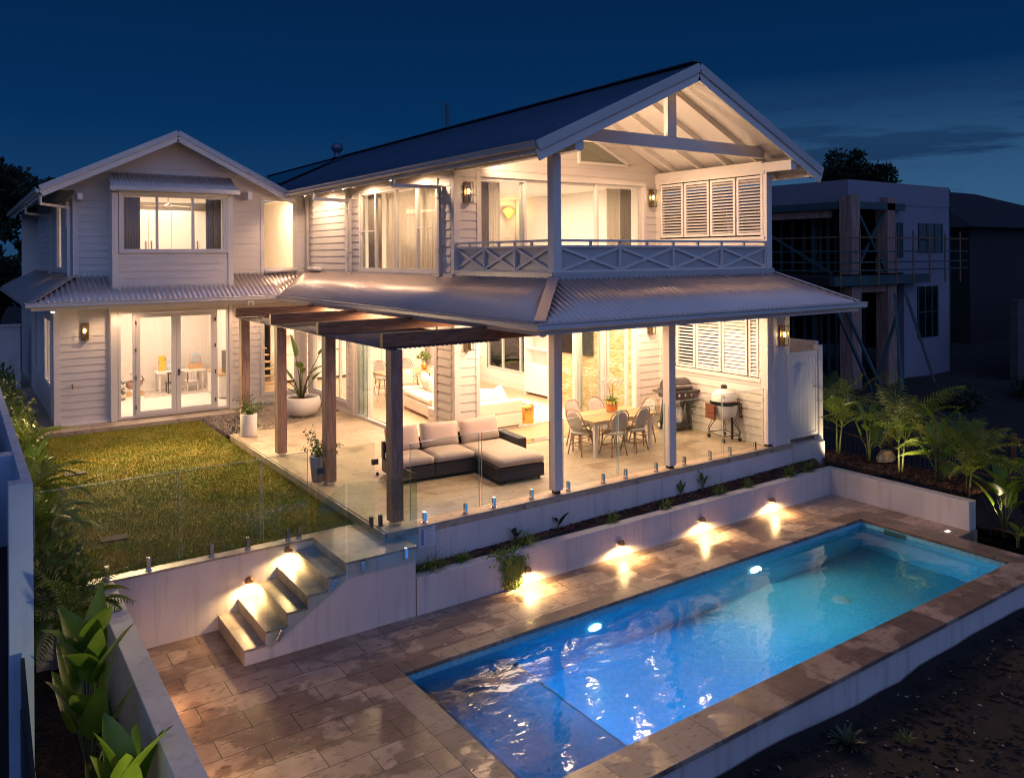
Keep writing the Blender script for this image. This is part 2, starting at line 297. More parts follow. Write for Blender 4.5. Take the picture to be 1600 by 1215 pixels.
for nm, k_ in (('sheer', .75), ('curtain', .4)):
    t = M[nm].node_tree; b = t.nodes['Principled BSDF']; tl = t.nodes.new('ShaderNodeBsdfTranslucent'); tl.inputs[0].default_value = b.inputs['Base Color'].default_value; mx = t.nodes.new('ShaderNodeMixShader'); mx.inputs[0].default_value = k_
    t.links.new(b.outputs[0], mx.inputs[1]); t.links.new(tl.outputs[0], mx.inputs[2]); t.links.new(mx.outputs[0], t.nodes['Material Output'].inputs[0])
M['darkglass'] = mat('dark_window', (.006, .008, .012), .08, spec=.8)
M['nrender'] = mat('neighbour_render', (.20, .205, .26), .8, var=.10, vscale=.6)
M['nblock'] = timber('bare_formwork', (.36, .23, .19), (.20, .12, .10), 2, .8, .3)
M['nsteel'] = mat('teal_primed_steel', (.035, .085, .095), .6, var=.3, vscale=2)
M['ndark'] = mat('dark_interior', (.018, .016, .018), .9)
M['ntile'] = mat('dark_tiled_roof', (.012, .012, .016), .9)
M['scaf'] = mat('rusty_scaffold', (.20, .11, .05), .6, var=.4, vscale=6)
M['orchid'] = mat('orchid_petal', (.80, .74, .70), .6)
M['black_tv'] = mat('screen_black', (.01, .01, .012), .12)
M['yellow'] = mat('yellow_card', (.70, .48, .06), .6, vscale=8, col2=(.05, .04, .03), vlo=.60, vhi=.62)
M['paleblue'] = mat('pale_blue_card', (.40, .48, .60), .6, vscale=9, col2=(.70, .70, .72))
M['kraft'] = mat('tan_card', (.60, .38, .20), .7)
M['pattern'] = mat('leaf_print_fabric', (.62, .56, .48), .9, vscale=9, col2=(.08, .11, .12), vlo=.53, vhi=.56)
M['pink'] = mat('dusty_pink', (.45, .28, .26), .8)
M['rugmat'] = mat('shaggy_rug', (.72, .64, .53), 1, bump=1.5, bscale=35, vscale=14, col2=(.52, .44, .35), vlo=.5, vhi=.6)
M['playrug'] = mat('grey_check_rug', (.45, .40, .36), 1, vscale=12, col2=(.62, .56, .50), vlo=.48, vhi=.52)
M['solar'] = mat('solar_cell', (.006, .008, .016), .12, spec=.8)
for nm in ('render', 'render_poolglow'):
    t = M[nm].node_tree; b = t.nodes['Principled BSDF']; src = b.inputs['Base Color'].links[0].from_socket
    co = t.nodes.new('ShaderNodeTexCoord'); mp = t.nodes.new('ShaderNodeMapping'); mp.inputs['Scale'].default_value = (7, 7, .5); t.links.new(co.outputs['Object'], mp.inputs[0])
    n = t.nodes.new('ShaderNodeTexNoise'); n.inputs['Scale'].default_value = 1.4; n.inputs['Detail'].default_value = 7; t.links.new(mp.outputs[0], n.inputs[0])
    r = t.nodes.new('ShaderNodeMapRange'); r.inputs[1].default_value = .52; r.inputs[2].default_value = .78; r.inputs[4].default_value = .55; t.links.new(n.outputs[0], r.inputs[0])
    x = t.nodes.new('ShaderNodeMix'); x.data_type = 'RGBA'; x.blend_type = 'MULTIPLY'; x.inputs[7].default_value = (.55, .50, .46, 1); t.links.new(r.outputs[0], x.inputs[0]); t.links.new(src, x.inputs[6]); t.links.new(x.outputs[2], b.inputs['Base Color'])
# random-stone cladding
m = mat('sandstone_cladding', (.60, .44, .24), .8); M['stone'] = m; t = m.node_tree; b = t.nodes['Principled BSDF']
co = t.nodes.new('ShaderNodeTexCoord'); mp = t.nodes.new('ShaderNodeMapping'); mp.inputs['Scale'].default_value = (6, 4.2, 10); t.links.new(co.outputs['Object'], mp.inputs[0])
vo = t.nodes.new('ShaderNodeTexVoronoi'); vo.inputs['Scale'].default_value = 1.3; t.links.new(mp.outputs[0], vo.inputs[0])
vr = t.nodes.new('ShaderNodeValToRGB'); vr.color_ramp.elements[0].color = (.66, .50, .27, 1); vr.color_ramp.elements[1].color = (.66, .58, .44, 1); k = vr.color_ramp.elements.new(.5); k.color = (.50, .31, .12, 1)
t.links.new(vo.outputs['Color'], vr.inputs[0]); t.links.new(vr.outputs[0], b.inputs['Base Color'])
ve = t.nodes.new('ShaderNodeTexVoronoi'); ve.feature = 'DISTANCE_TO_EDGE'; ve.inputs['Scale'].default_value = 1.3; t.links.new(mp.outputs[0], ve.inputs[0])
bp = t.nodes.new('ShaderNodeBump'); bp.inputs['Strength'].default_value = .8; bp.inputs['Distance'].default_value = .04; t.links.new(ve.outputs[0], bp.inputs['Height']); t.links.new(bp.outputs[0], b.inputs['Normal'])
# pool tiles: small mosaic
m = mat('pool_mosaic', (.30, .55, .66), .3); M['tile'] = m; t = m.node_tree; b = t.nodes['Principled BSDF']; co = t.nodes.new('ShaderNodeTexCoord').outputs['Object']
ck = t.nodes.new('ShaderNodeTexVoronoi'); ck.inputs['Scale'].default_value = 26; ck.inputs['Randomness'].default_value = .15; t.links.new(co, ck.inputs[0])
r = t.nodes.new('ShaderNodeMix'); r.data_type = 'RGBA'; r.inputs[6].default_value = (.15, .50, .64, 1); r.inputs[7].default_value = (.27, .66, .78, 1); t.links.new(ck.outputs['Color'], r.inputs[0]); t.links.new(r.outputs[2], b.inputs['Base Color'])
# water
m = bpy.data.materials.new('pool_water'); m.use_nodes = True; t = m.node_tree; t.nodes.remove(t.nodes['Principled BSDF']); M['water'] = m; L = t.links
rf = t.nodes.new('ShaderNodeBsdfRefraction'); rf.inputs['IOR'].default_value = 1.33; rf.inputs['Color'].default_value = (.86, .96, .98, 1); rf.inputs['Roughness'].default_value = 0
gl = t.nodes.new('ShaderNodeBsdfGlossy'); gl.inputs['Roughness'].default_value = .03; fr = t.nodes.new('ShaderNodeFresnel'); fr.inputs[0].default_value = 1.9
mx = t.nodes.new('ShaderNodeMixShader'); L.new(fr.outputs[0], mx.inputs[0]); L.new(rf.outputs[0], mx.inputs[1]); L.new(gl.outputs[0], mx.inputs[2])
co = t.nodes.new('ShaderNodeTexCoord').outputs['Object']
mpw = t.nodes.new('ShaderNodeMapping'); mpw.inputs['Scale'].default_value = (1.0, 1.7, 1); L.new(co, mpw.inputs[0])
wn = t.nodes.new('ShaderNodeTexNoise'); wn.inputs['Scale'].default_value = 1.1; wn.inputs['Detail'].default_value = 1.6; wn.inputs['Roughness'].default_value = .42; wn.inputs['Distortion'].default_value = .5; L.new(mpw.outputs[0], wn.inputs[0])
bp = t.nodes.new('ShaderNodeBump'); wf = t.nodes.new('ShaderNodeTexNoise'); wf.inputs['Scale'].default_value = 4.5; wf.inputs['Detail'].default_value = 2; wf.inputs['Distortion'].default_value = .8; L.new(mpw.outputs[0], wf.inputs[0])
wa = t.nodes.new('ShaderNodeMath'); wa.operation = 'MULTIPLY_ADD'; wa.inputs[1].default_value = .16; L.new(wf.outputs[0], wa.inputs[0]); L.new(wn.outputs[0], wa.inputs[2])
bp.inputs['Strength'].default_value = .4; bp.inputs['Distance'].default_value = .045; L.new(wa.outputs[0], bp.inputs['Height'])
for s in (rf, gl, fr): L.new(bp.outputs[0], s.inputs['Normal'])
L.new(mx.outputs[0], t.nodes['Material Output'].inputs[0])
# ================================================================== SETTING: ground, terraces, pool
def slab(name, x0, x1, y0, y1, z0, z1, m, kind='structure', **k): return MB().box(x0, x1, y0, y1, z0, z1).build(name, m, kind=kind, **k)
# dark building plot all around, one sheet with a hollow under the terraces
g = MB(); nx, ny = 90, 90
def gz(x, y):
    z = -1.45+.10*noise.noise(Vector((x*.5, y*.5, 0)))+.05*noise.noise(Vector((x*2, y*2, 3)))
    if x > 7.3 and y > -3: z += .15*min(1, (x-7.3)/3)
    if -6.9 < x < 6.9 and -4.4 < y < 24: z = -3
    if x < -6.4: z = -3 if x > -7.35 and y < 24 else -1.6
    return z
xs = [-300, -120, -60, -30, -15]+[-9+i*.45 for i in range(80)]+[28+i*2 for i in range(8)]+[60, 100, 200, 400, 700]
ys = [-300, -100, -40, -20, -14]+[-10+i*.45 for i in range(80)]+[28+i*2 for i in range(8)]+[60, 100, 200, 400, 700]
g.add([(x, y, gz(x, y)) for y in ys for x in xs], [(j*len(xs)+i, j*len(xs)+i+1, (j+1)*len(xs)+i+1, (j+1)*len(xs)+i) for j in range(len(ys)-1) for i in range(len(xs)-1)])
g.build('ground', M['soil'], kind='structure', smooth=True)
slab('patio', -2.92, 6.0, -.03, 3.05, -.11, 0, M['patio']); slab('patio', -2.92, 0, 3.05, 7.5, -.11, 0, M['patio'])
MB().prism([(-2.92, 7.5), (-2.10, 7.5), (0, 8.62), (0, 7.5)], 'z', -.11, -.004).build('patio', M['patio'], kind='structure')
slab('patio_edging', -2.96, -2.92, .0, 7.5, -.12, -.012, M['step'])
MB().prism([(-2.96, 7.5), (-2.10, 7.5), (-.0, 8.64), (0, 10.75), (-2.05, 10.75), (-2.05, 8.2)], 'z', -.15, -.05).build('gravel_bed', M['pebble'], kind='structure')
slab('lawn', -7.1, -2.96, .93, 10.2, -.6, -.125, M['grassbase'])
slab('footpath', -7.2, -2.08, 10.05, 10.75, -.6, -.03, M['patio'])
slab('footpath', -7.2, -5.85, 10.75, 22, -.6, -.03, M['patio'])
# steps and landing
st = thing('garden_stairs', 'pale stone steps with white rendered side wall running down to pool deck', 'stairs', (-4.3, .2, -1.06))
zs = [-1.06, -.87, -.715, -.56, -.41, -.25, -.12]; xb = [-4.955, -4.70, -4.435, -4.18, -3.92, -3.67]
prof = [(-4.955, -1.2)]
for i, x in enumerate(xb): prof += [(x, zs[i]), (x, zs[i+1]-.03)]
prof += [(-2.68, -.15), (-2.68, -1.2)]
MB().prism([(x, z) for x, z in prof], 'y', -.385, .748).build('side_wall', M['render'], st)
for i, x in enumerate(xb):
    x1 = xb[i+1]+.0 if i < 5 else -2.66
    b = MB().box(x-.012, x1, -.395, .748, zs[i+1]-.03, zs[i+1]); b.box(x-.010, x-.0, -.383, .747, zs[i]+.001, zs[i+1]-.03)
    b.build('tread', M['step'], st, bevel=.004)
MB().box(-3.67, -2.93, .748, .93, -.15, -.121).build('tread', M['step'], st)
# retaining walls
w = thing('lawn_retaining_wall', 'white rendered wall holding up the lawn with stone coping behind the stairs', 'wall', (-5, .8, -1.06))
MB().box(-7.0, -3.64, .75, .90, -1.4, -.15).build('wall', M['render'], w)
MB().box(-7.1, -3.672, .74, .928, -.15, -.121).build('coping', M['step'], w, bevel=.004)
w = thing('garden_side_wall', 'long low rendered wall between the pool deck and the planted bed', 'wall', (-6.3, -4, -1.06))
MB().box(-6.41, -6.19, -12, .738, -1.8, -.13).build('wall', M['render'], w, bevel=.008)
w = thing('patio_retaining_wall', 'tall rendered wall below the glass fence on the patio edge', 'wall', (2, 0, -1))
MB().box(-2.66, 5.88, -.028, .2, -1.3, -.028).build('wall', M['render'], w); MB().box(-2.68, 5.90, -.045, -.0285, -.027, .0).build('coping', M['step'], w)
w = thing('planter_wall', 'low white rendered planter wall carrying four round downlights', 'wall', (2, -.3, -1))
MB().box(-2.66, 6.69, -.40, -.215, -1.3, -.56).build('wall', M['render'], w, bevel=.008)
w = thing('end_wall', 'white rendered wall closing off the far end of the pool deck', 'wall', (6.8, -1.7, -1))
MB().box(6.70, 6.93, -3.08, -.22, -1.7, -.562).build('wall', M['render'], w, bevel=.008)
MB().prism([(5.9, 0), (7.1, 0), (7.9, .9), (7.9, 1.2), (5.9, .3)], 'z', -.9, -.12).build('curved_garden_wall', M['render'], label='angled pale wall below the white side gate', cat='wall')
# deck sheet with pool opening
px0, px1, py0, py1 = -3.505, 5.80, -4.15, -1.61
d = MB()
for a in ((-6.2, px0-.3, -12, .75), (px0-.3, px1+.3, py1+.25, .75), (px1+.3, 6.70, -3.12, -.39)): d.box(*a, -1.3, -1.06)
d.box(6.70, 6.9, -3.12, -3.09, -1.3, -1.061)
d.build('pool_deck', M['deck'], kind='structure')
pool = thing('swimming_pool', 'long rectangular pool of blue lit water with mosaic walls and stone coping', 'swimming pool', (1, -2.9, -1.06))
c = MB(); z0, z1 = -1.11, -1.056
c.box(px0-.3, px0+.012, py0-.47, py1+.25, z0, z1)
c.build('coping', M['coping'], pool, bevel=.008)
MB().box(px0+.012, px1-.012, py1-.012, py1+.25, z0, z1).build('coping', M['coping'], pool, bevel=.008)
MB().box(px0+.012, px1-.012, py0-.47, py0+.012, z0, z1).build('coping', M['coping'], pool, bevel=.008)
MB().box(px1-.012, px1+.43, py0-.47, py1+.25, z0, z1).build('coping', M['coping'], pool, bevel=.008)
MB().box(px0-3, px1+.36, py0-.42, py0-.25, -3, z0).box(px1+.2, px1+.36, py0-.25, -3.1, -3, z0).build('outer_wall', M['render'], pool)
zf, zs_, xs_ = -2.35, -1.72, -1.9
s = MB()
s.quad((xs_, py0, zf), (px1, py0, zf), (px1, py1, zf), (xs_, py1, zf)); s.quad((px0, py0, zs_), (xs_, py0, zs_), (xs_, py1, zs_), (px0, py1, zs_))
s.quad((xs_, py0, zf), (xs_, py1, zf), (xs_, py1, zs_), (xs_, py0, zs_))
s.box(px0, px0+.28, py0, py1, zs_, -1.46)
s.quad((px0, py1, zf), (px1, py1, zf), (px1, py1, z0), (px0, py1, z0)); s.quad((px0, py0, zf), (px0, py0, z0), (px1, py0, z0), (px1, py0, zf))
s.quad((px0, py0, zf), (px0, py1, zf), (px0, py1, z0), (px0, py0, z0)); s.quad((px1, py0, zf), (px1, py0, z0), (px1, py1, z0), (px1, py1, zf))
s.build('pool_shell', M['tile'], pool)
pale = mat('step_edge_tile', (.55, .80, .86), .3)
MB().box(xs_+.002, xs_+.02, py0, py1, zs_-.045, zs_+.004).build('step_edge', pale, pool); MB().box(xs_+.02, xs_+.05, py0, py1, zf, zf+.01).build('step_edge', pale, pool); MB().box(px0+.25, px0+.285, py0, py1, -1.475, -1.455).build('step_edge', pale, pool)
for x, y, z in ((3.6, -2.62, zf),): MB().lathe([(0, .03), (.08, .03), (.11, .015), (.14, 0)], (x, y, z)).build('floor_drain', M['white'], pool, smooth=True)
MB().box(px1-.012, px1-.002, -2.45, -2.05, -1.27, -1.13).build('skimmer_opening', mat('skimmer_teal', (.03, .12, .13), .4), pool)
MB().add([(px0, py0, -1.185), (px1, py0, -1.185), (px1, py1, -1.185), (px0, py1, -1.185)], [(0, 1, 2, 3)]).build('water', M['water'], kind='structure')
for x, colr, en, ec in ((-.58, (.0, .36, 1), 520, (.35, .75, 1)), (2.80, (.34, .70, .68), 140, (.8, 1, 1))):
    L_ = thing('pool_light', 'round underwater lamp glowing %s on the house-side pool wall' % ('blue' if x < 0 else 'white'), 'pool light', (x, py1, -1.6), group='underwater pool lights')
    b = MB(); n = 20; b.add([(x+.09*cos(2*pi*k/n), py1-.03, -1.50+.09*sin(2*pi*k/n)) for k in range(n)]+[(x+.11*cos(2*pi*k/n), py1-.005, -1.50+.11*sin(2*pi*k/n)) for k in range(n)], [tuple(range(n))]+[(k, (k+1) % n, n+(k+1) % n, n+k) for k in range(n)])
    b.build('lens', emit('pool_lamp', ec, 14), L_)
    spot('pool_lamp', (x, py1-.06, -1.40), (x, py1-2.0, -1.85), en, 172, colr, .06, .4)
MB().box(6.33, 6.43, -2.90, -2.84, -1.059, -1.052).build('deck_light', emit('deck_strip', (1, .9, .8), 2.5), label='small lit strip set into the paving beside the end wall', cat='deck light')
# planted beds
def mound(name, x0, x1, y0, y1, z, amp, m, n=40, slope=None):
    b = MB(); nx = max(4, int((x1-x0)*6)); ny = max(3, int((y1-y0)*6))
    b.add([(x0+(x1-x0)*i/nx, y0+(y1-y0)*j/ny, z+(slope(x0+(x1-x0)*i/nx, y0+(y1-y0)*j/ny) if slope else 0)+amp*noise.noise(Vector((i*.5, j*.5, z)))) for j in range(ny+1) for i in range(nx+1)],
          [(j*(nx+1)+i, j*(nx+1)+i+1, (j+1)*(nx+1)+i+1, (j+1)*(nx+1)+i) for j in range(ny) for i in range(nx)])
    return b.build(name, m, kind='structure', smooth=True)
mound('planting_bed', -2.66, 6.7, -.22, -.03, -.545, .02, M['mulch'], slope=lambda x, y: .12*max(0, min(1, (x+2)/8))*max(0, min(1, (y+.22)/.19)))
mound('planting_bed', 5.9, 6.95, -.21, 1.4, -.58, .03, M['mulch'])
mound('planting_bed', 6.95, 9.4, -4.6, 1.4, -.60, .06, M['mulch'], slope=lambda x, y: .12*max(0, min(1, (8.0-x)/1.5)) - .5*max(0, min(1, (x-8.2))) - .5*max(0, min(1, (-2.6-y)*2)))
mound('planting_bed', -7.25, -6.4, -12, .75, -1.0, .08, M['mulch'])
def chips(name, n, x0, x1, y0, y1, zf_, m, lab, cat, size=.02):
    b = MB()
    for _ in range(n):
        x = random.uniform(x0, x1); y = random.uniform(y0, y1); z = zf_(x, y); s = size*random.uniform(.5, 1.4)
        R = Matrix.Translation((x, y, z)) @ Matrix.Rotation(random.uniform(0, 6.3), 4, 'Z') @ Matrix.Rotation(random.uniform(-.6, .6), 4, 'X')
        b.box(-s, s, -s*.5, s*.5, -s*.2, s*.2, R)
    return b.build(name, m, label=lab, cat=cat, kind='stuff')
chips('mulch', 2600, -2.66, 6.6, -.2, -.04, lambda x, y: -.53+.12*max(0, min(1, (x+2)/8))*max(0, min(1, (y+.22)/.19)), M['chip'], 'brown bark chips filling the narrow planter', 'mulch', .016)
chips('mulch', 3500, 6.95, 8.4, -3.0, .5, lambda x, y: -.57+.12*max(0, min(1, (8.0-x)/1.5)) - .5*max(0, min(1, (x-8.2)))+random.uniform(-.01, .03), M['chip'], 'brown bark chips around the palms behind the end wall', 'mulch', .022)
b = MB()
for _ in range(5200):
    x = random.uniform(-2.95, 0); y = random.uniform(7.5, 10.7)
    if y < 7.5+max(0, (x+2.1))*.53: continue
    s = random.uniform(.010, .022); z = -.045+random.uniform(0, .012)
    a = random.uniform(0, 6.3); c_ = [(x+s*cos(a+k*pi/2)*(1 if k % 2 else .7), y+s*sin(a+k*pi/2), z) for k in range(4)]
    b.add(c_+[(x, y, z+s*.7), (x, y, z-s*.5)], [(0, 1, 4), (1, 2, 4), (2, 3, 4), (3, 0, 4)])
b.build('gravel', M['pebble'], label='tan pebbles under the big planter by the house', cat='gravel', kind='stuff')
chips('rubble', 420, -3, 6.5, -7.5, -4.75, lambda x, y: gz(x, y)+.01, M['pebble'], 'small pale stones scattered on the dark ground below the pool', 'rubble', .016)
# lawn blades
b = MB()
for _ in range(95000):
    x = random.uniform(-6.6, -2.98); y = .94+9.1*random.random()**1.25
    h = random.uniform(.018, .036)*(1+.35*noise.noise(Vector((x*2.2, y*2.2, 0)))); a = random.uniform(0, 6.3); w_ = random.uniform(.004, .008); l = random.uniform(0, .025)
    b.add([(x-w_*cos(a), y-w_*sin(a), -.127), (x+w_*cos(a), y+w_*sin(a), -.127), (x+l*sin(a*3), y+l*cos(a*3), -.125+h)], [(0, 1, 2)])
b.build('grass', M['blade'], label='short green and straw coloured lawn grass', cat='grass', kind='stuff')
for x, y, ang in ((-6.0, 6.4, .1), (-5.95, 2.3, -.1)):
    R = Matrix.Translation((x, y, -.11)) @ Matrix.Rotation(ang, 4, 'Z'); b = MB().box(-.17, .17, -.11, .11, -.02, .012, R)
    b.build('drain_cover', M['ndark'], label='black grated drain set in the lawn, nearer the %s' % ('house' if y > 4 else 'steps'), cat='drain cover', group='drains set in the lawn')
# ================================================================== HOUSE
H = thing('house', 'two storey white weatherboard house with gabled balcony, lit from inside', 'house', (0, 0, 0))
def PT(axis, c, side):
    return (lambda a, d, z: (a, c+side*d, z)) if axis == 'x' else (lambda a, d, z: (c+side*d, a, z))
RH = .165
def wall(name, axis, c, side, a0, a1, z0, z1, holes=(), parent=None, boards=True, t=.11, m=None, inner=True):
    P = PT(axis, c, side); bm = MB(); cm = MB()
    zb = sorted({z0, z1, *[h[2] for h in holes if z0 < h[2] < z1], *[h[3] for h in holes if z0 < h[3] < z1]})
    for zl, zh in zip(zb, zb[1:]):
        iv = [(a0, a1)]
        for h in holes:
            if h[2] < zh-1e-6 and h[3] > zl+1e-6:
                iv = [q for a, b_ in iv for q in ((a, min(b_, h[0])), (max(a, h[1]), b_)) if q[1]-q[0] > 1e-4]
        for a, b_ in iv:
            pts = [P(u, d_, z) for z in (zl, zh) for u, d_ in ((a, 0), (b_, 0), (b_, -t), (a, -t))]
            cm.add(pts, ((3, 2, 1, 0), (4, 5, 6, 7), (0, 1, 5, 4), (1, 2, 6, 5), (2, 3, 7, 6), (3, 0, 4, 7)))
            if boards:
                k = math.floor(zl/RH+1e-6)
                while k*RH < zh-1e-6:
                    b0, b1 = max(k*RH, zl), min((k+1)*RH, zh); f = lambda z: .026-.018*(z-k*RH)/RH
                    bm.quad(P(a, f(b0), b0), P(b_, f(b0), b0), P(b_, f(b1), b1), P(a, f(b1), b1))
                    bm.quad(P(a, .0, b0), P(b_, .0, b0), P(b_, f(b0), b0), P(a, f(b0), b0))
                    k += 1
    cm.build('wall', m or M['inner'], parent or H)
    if boards: bm.build(name, M['board'], parent or H)
def gable_boards(c, side, xa, half, zbase, zapex, hole=None):
    P = PT('x', c, side); bm = MB(); k = math.floor(zbase/RH+1e-6); sl = (zapex-zbase)/half
    while k*RH < zapex-.02:
        b0, b1 = max(k*RH, zbase), min((k+1)*RH, zapex); f = lambda z: .026-.018*(z-k*RH)/RH
        h0, h1 = (zapex-b0)/sl, (zapex-b1)/sl
        bm.quad(P(xa-h0, f(b0), b0), P(xa+h0, f(b0), b0), P(xa+h1, f(b1), b1), P(xa-h1, f(b1), b1))
        bm.quad(P(xa-h0, 0, b0), P(xa+h0, 0, b0), P(xa+h0, f(b0), b0), P(xa-h0, f(b0), b0)); k += 1
    bm.add([P(xa-half, -.001, zbase), P(xa+half, -.001, zbase), P(xa, -.001, zapex)], [(0, 1, 2)])
    bm.build('gable_cladding', M['board'], H)
def trim(*bs, name='corner_board', m='trim', parent=None, bevel=.003):
    for q in bs: o = MB().box(*q).build(name, M[m], parent or H, bevel=bevel)
    return o
def frame(name, axis, c, side, a0, a1, z0, z1, cuts=(), zc=(), fw=.05, dep=.07, proud=.03, arch=.0, m='trim', pane=True, pm='glass', parent=None):
    """window or door frame: outer frame, mullions at cuts, transoms at zc, one pane per opening"""
    P = PT(axis, c, side); b = MB()
    def bar(u0, u1, w0, w1, d0=-dep+proud, d1=proud):
        p = [P(u, d, z) for u in (u0, u1) for d in (d0, d1) for z in (w0, w1)]; xs_ = [q[0] for q in p]; ys_ = [q[1] for q in p]; b.box(min(xs_), max(xs_), min(ys_), max(ys_), w0, w1)
    bar(a0, a1, z0, z0+fw); bar(a0, a1, z1-fw, z1); bar(a0, a0+fw, z0+fw, z1-fw); bar(a1-fw, a1, z0+fw, z1-fw)
    for k in cuts: bar(k-fw*.5, k+fw*.5, z0+fw, z1-fw)
    edges = [a0, *cuts, a1]
    for i, (u, w_) in enumerate(zip(edges, edges[1:])):
        for zz in zc: 
            if zz[0] == i: bar(u+fw*.5, w_-fw*.5, zz[1]-.012, zz[1]+.012, -.03+proud, proud-.012)
    if arch:
        for q in ((a0-arch, a1+arch, z0-arch*.7, z0), (a0-arch, a1+arch, z1, z1+arch), (a0-arch, a0, z0, z1), (a1, a1+arch, z0, z1)): bar(*q, 0, proud+.012)
    o = b.build(name, M[m], parent or H, bevel=.003)
    if pane:
        for i, (u, w_) in enumerate(zip(edges, edges[1:])):
            q = MB(); p0 = P(u+.02, proud-.045, 0); p1 = P(w_-.02, proud-.039, 0); q.box(p0[0], p1[0], p0[1], p1[1], z0+.02, z1-.02); q.build('pane', M[pm], o, local=False)
    return o
def curtain(axis, c, side, a0, a1, z0, z1, m='curtain', parent=None, d=-.18, wl=.07):
    P = PT(axis, c, side); n = max(8, int((a1-a0)/wl*6)); b = MB(); vs = []
    for i in range(n+1):
        a = a0+(a1-a0)*i/n; q = d+.028*sin(2*pi*(a-a0)/wl)+.012*sin(2.3*(a-a0)/wl)
        vs += [P(a, q, z0), P(a, q*.98, z1)]
    b.add(vs, [(2*i, 2*i+2, 2*i+3, 2*i+1) for i in range(n)]); return b.build('curtain', M[m], parent or H, smooth=True, solid=.003)
# floors / ceilings / inner partitions
trim((.12, 5.40, 3.2, 15, -.1, .002), name='timber_floor', m='floorwood', bevel=0)
trim((-5.8, -1.55, 10.70, 15, -.1, .001), name='carpet', m='inner', bevel=0); trim((-1.45, .12, 10.9, 15, -.1, .0), name='hall_floor', m='floorwood', bevel=0)
trim((0.0, 5.42, 0, 3.05, 2.76, 3.10), (0, 5.42, 3.05, 22, 2.74, 3.05), name='upper_floor', m='inner', bevel=0)
trim((-5.85, -.003, 10.86, 22, 2.74, 3.05), name='upper_floor', m='inner', bevel=0)
trim((-.95, 0, -.95, 10.80, 2.735, 2.75), (0, 5.9, -.95, -.0, 2.735, 2.75), (5.42, 6.4, 0, 16, 2.735, 2.75), (0.12, 5.42, .0, 3.05, 2.735, 2.757), (-6.3, -.95, 9.8, 10.60, 2.735, 2.75), (-6.35, -5.9, 10.6, 22, 2.735, 2.75), name='soffit', m='trim', bevel=0)
trim((.12, 5.3, 14.2, 14.3, 0, 2.74), (-1.55, -1.45, 10.96, 15, 0, 2.74), (-5.8, .1, 15, 15.1, 0, 2.74), name='partition', m='inner', bevel=0)
trim((0.12, 5.3, 8.6, 8.7, 3.05, 5.5), (-1.5, -1.42, 10.96, 15, 3.05, 5.5), (-5.4, .1, 14.5, 14.6, 3.05, 5.5), (.0, .12, 10.9, 15, 3.05, 5.5), name='partition', m='inner', bevel=0)
trim((0.12, 5.3, 3.17, 8.6, 5.36, 5.40), (-5.4, 0, 10.97, 14.5, 5.34, 5.38), name='ceiling', m='inner', bevel=0)
# ---- lower storey walls
wall('weatherboards', 'y', 0, -1, 3.17, 10.74, 0, 2.74, holes=[(3.82, 7.72, 0, 2.46), (8.1, 9.12, .28, 2.46), (9.55, 10.4, .28, 2.46)])
wall('weatherboards', 'x', 3.05, -1, 0, 5.40, 0, 2.74, holes=[(.52, 4.62, 0, 2.46)])
wall('weatherboards', 'y', 5.40, -1, .16, 3.05, 0, 2.74, holes=[(.3, 2.55, 1.3, 2.58)])
wall('weatherboards', 'x', 0.0, -1, 5.42, 5.84, -.02, 2.74, t=.08)
wall('outer_wall', 'y', 5.52, 1, .16, 22, -.02, 2.74, holes=[(.3, 2.55, 1.3, 2.58), (8.1, 10.3, .42, 2.2)], boards=False)
wall('inner_wall', 'y', 5.40, -1, 3.17, 14.3, 0, 2.74, holes=[(8.1, 10.3, .42, 2.2)], boards=False)
wall('weatherboards', 'x', 10.85, -1, -5.90, -4.72, -.05, 2.74)
wall('weatherboards', 'x', 10.85, -1, -2.08, 0, -.05, 2.74, holes=[(-1.2, -.30, .22, 2.3)])
wall('weatherboards', 'y', -5.90, -1, 10.85, 22, -.05, 2.74, holes=[(11.6, 13.2, .75, 2.35), (15, 16.6, .75, 2.35)])
wall('bay_wall', 'x', 10.65, -1, -4.72, -2.08, -.02, 2.74, holes=[(-4.64, -2.12, 0, 2.50)], boards=False)
trim((-4.80, -4.66, 10.60, 10.86, -.03, 2.74), (-2.11, -2.03, 10.60, 10.86, -.03, 2.74), (-5.94, -5.80, 10.81, 10.98, -.05, 2.74), (-5.94, -5.85, 11.4, 11.52, -.05, 2.74))
trim((-.045, .09, 3.005, 3.11, 0, 2.74), (-.04, 0, 3.72, 3.82, 0, 2.74), (.44, .52, 3.01, 3.05, 0, 2.5), (4.62, 4.72, 3.01, 3.05, 0, 2.5), (5.36, 5.40, 2.98, 3.04, 0, 2.74), (-.04, -.0, 7.72, 7.80, 0, 2.5), (-.04, 0, 3.82, 7.72, 2.46, 2.56), (.52, 4.62, 3.01, 3.05, 2.46, 2.56))
trim((5.80, 5.90, -.04, .1, -.02, 2.74), (5.40, 5.46, -.035, .02, -.02, 2.74))
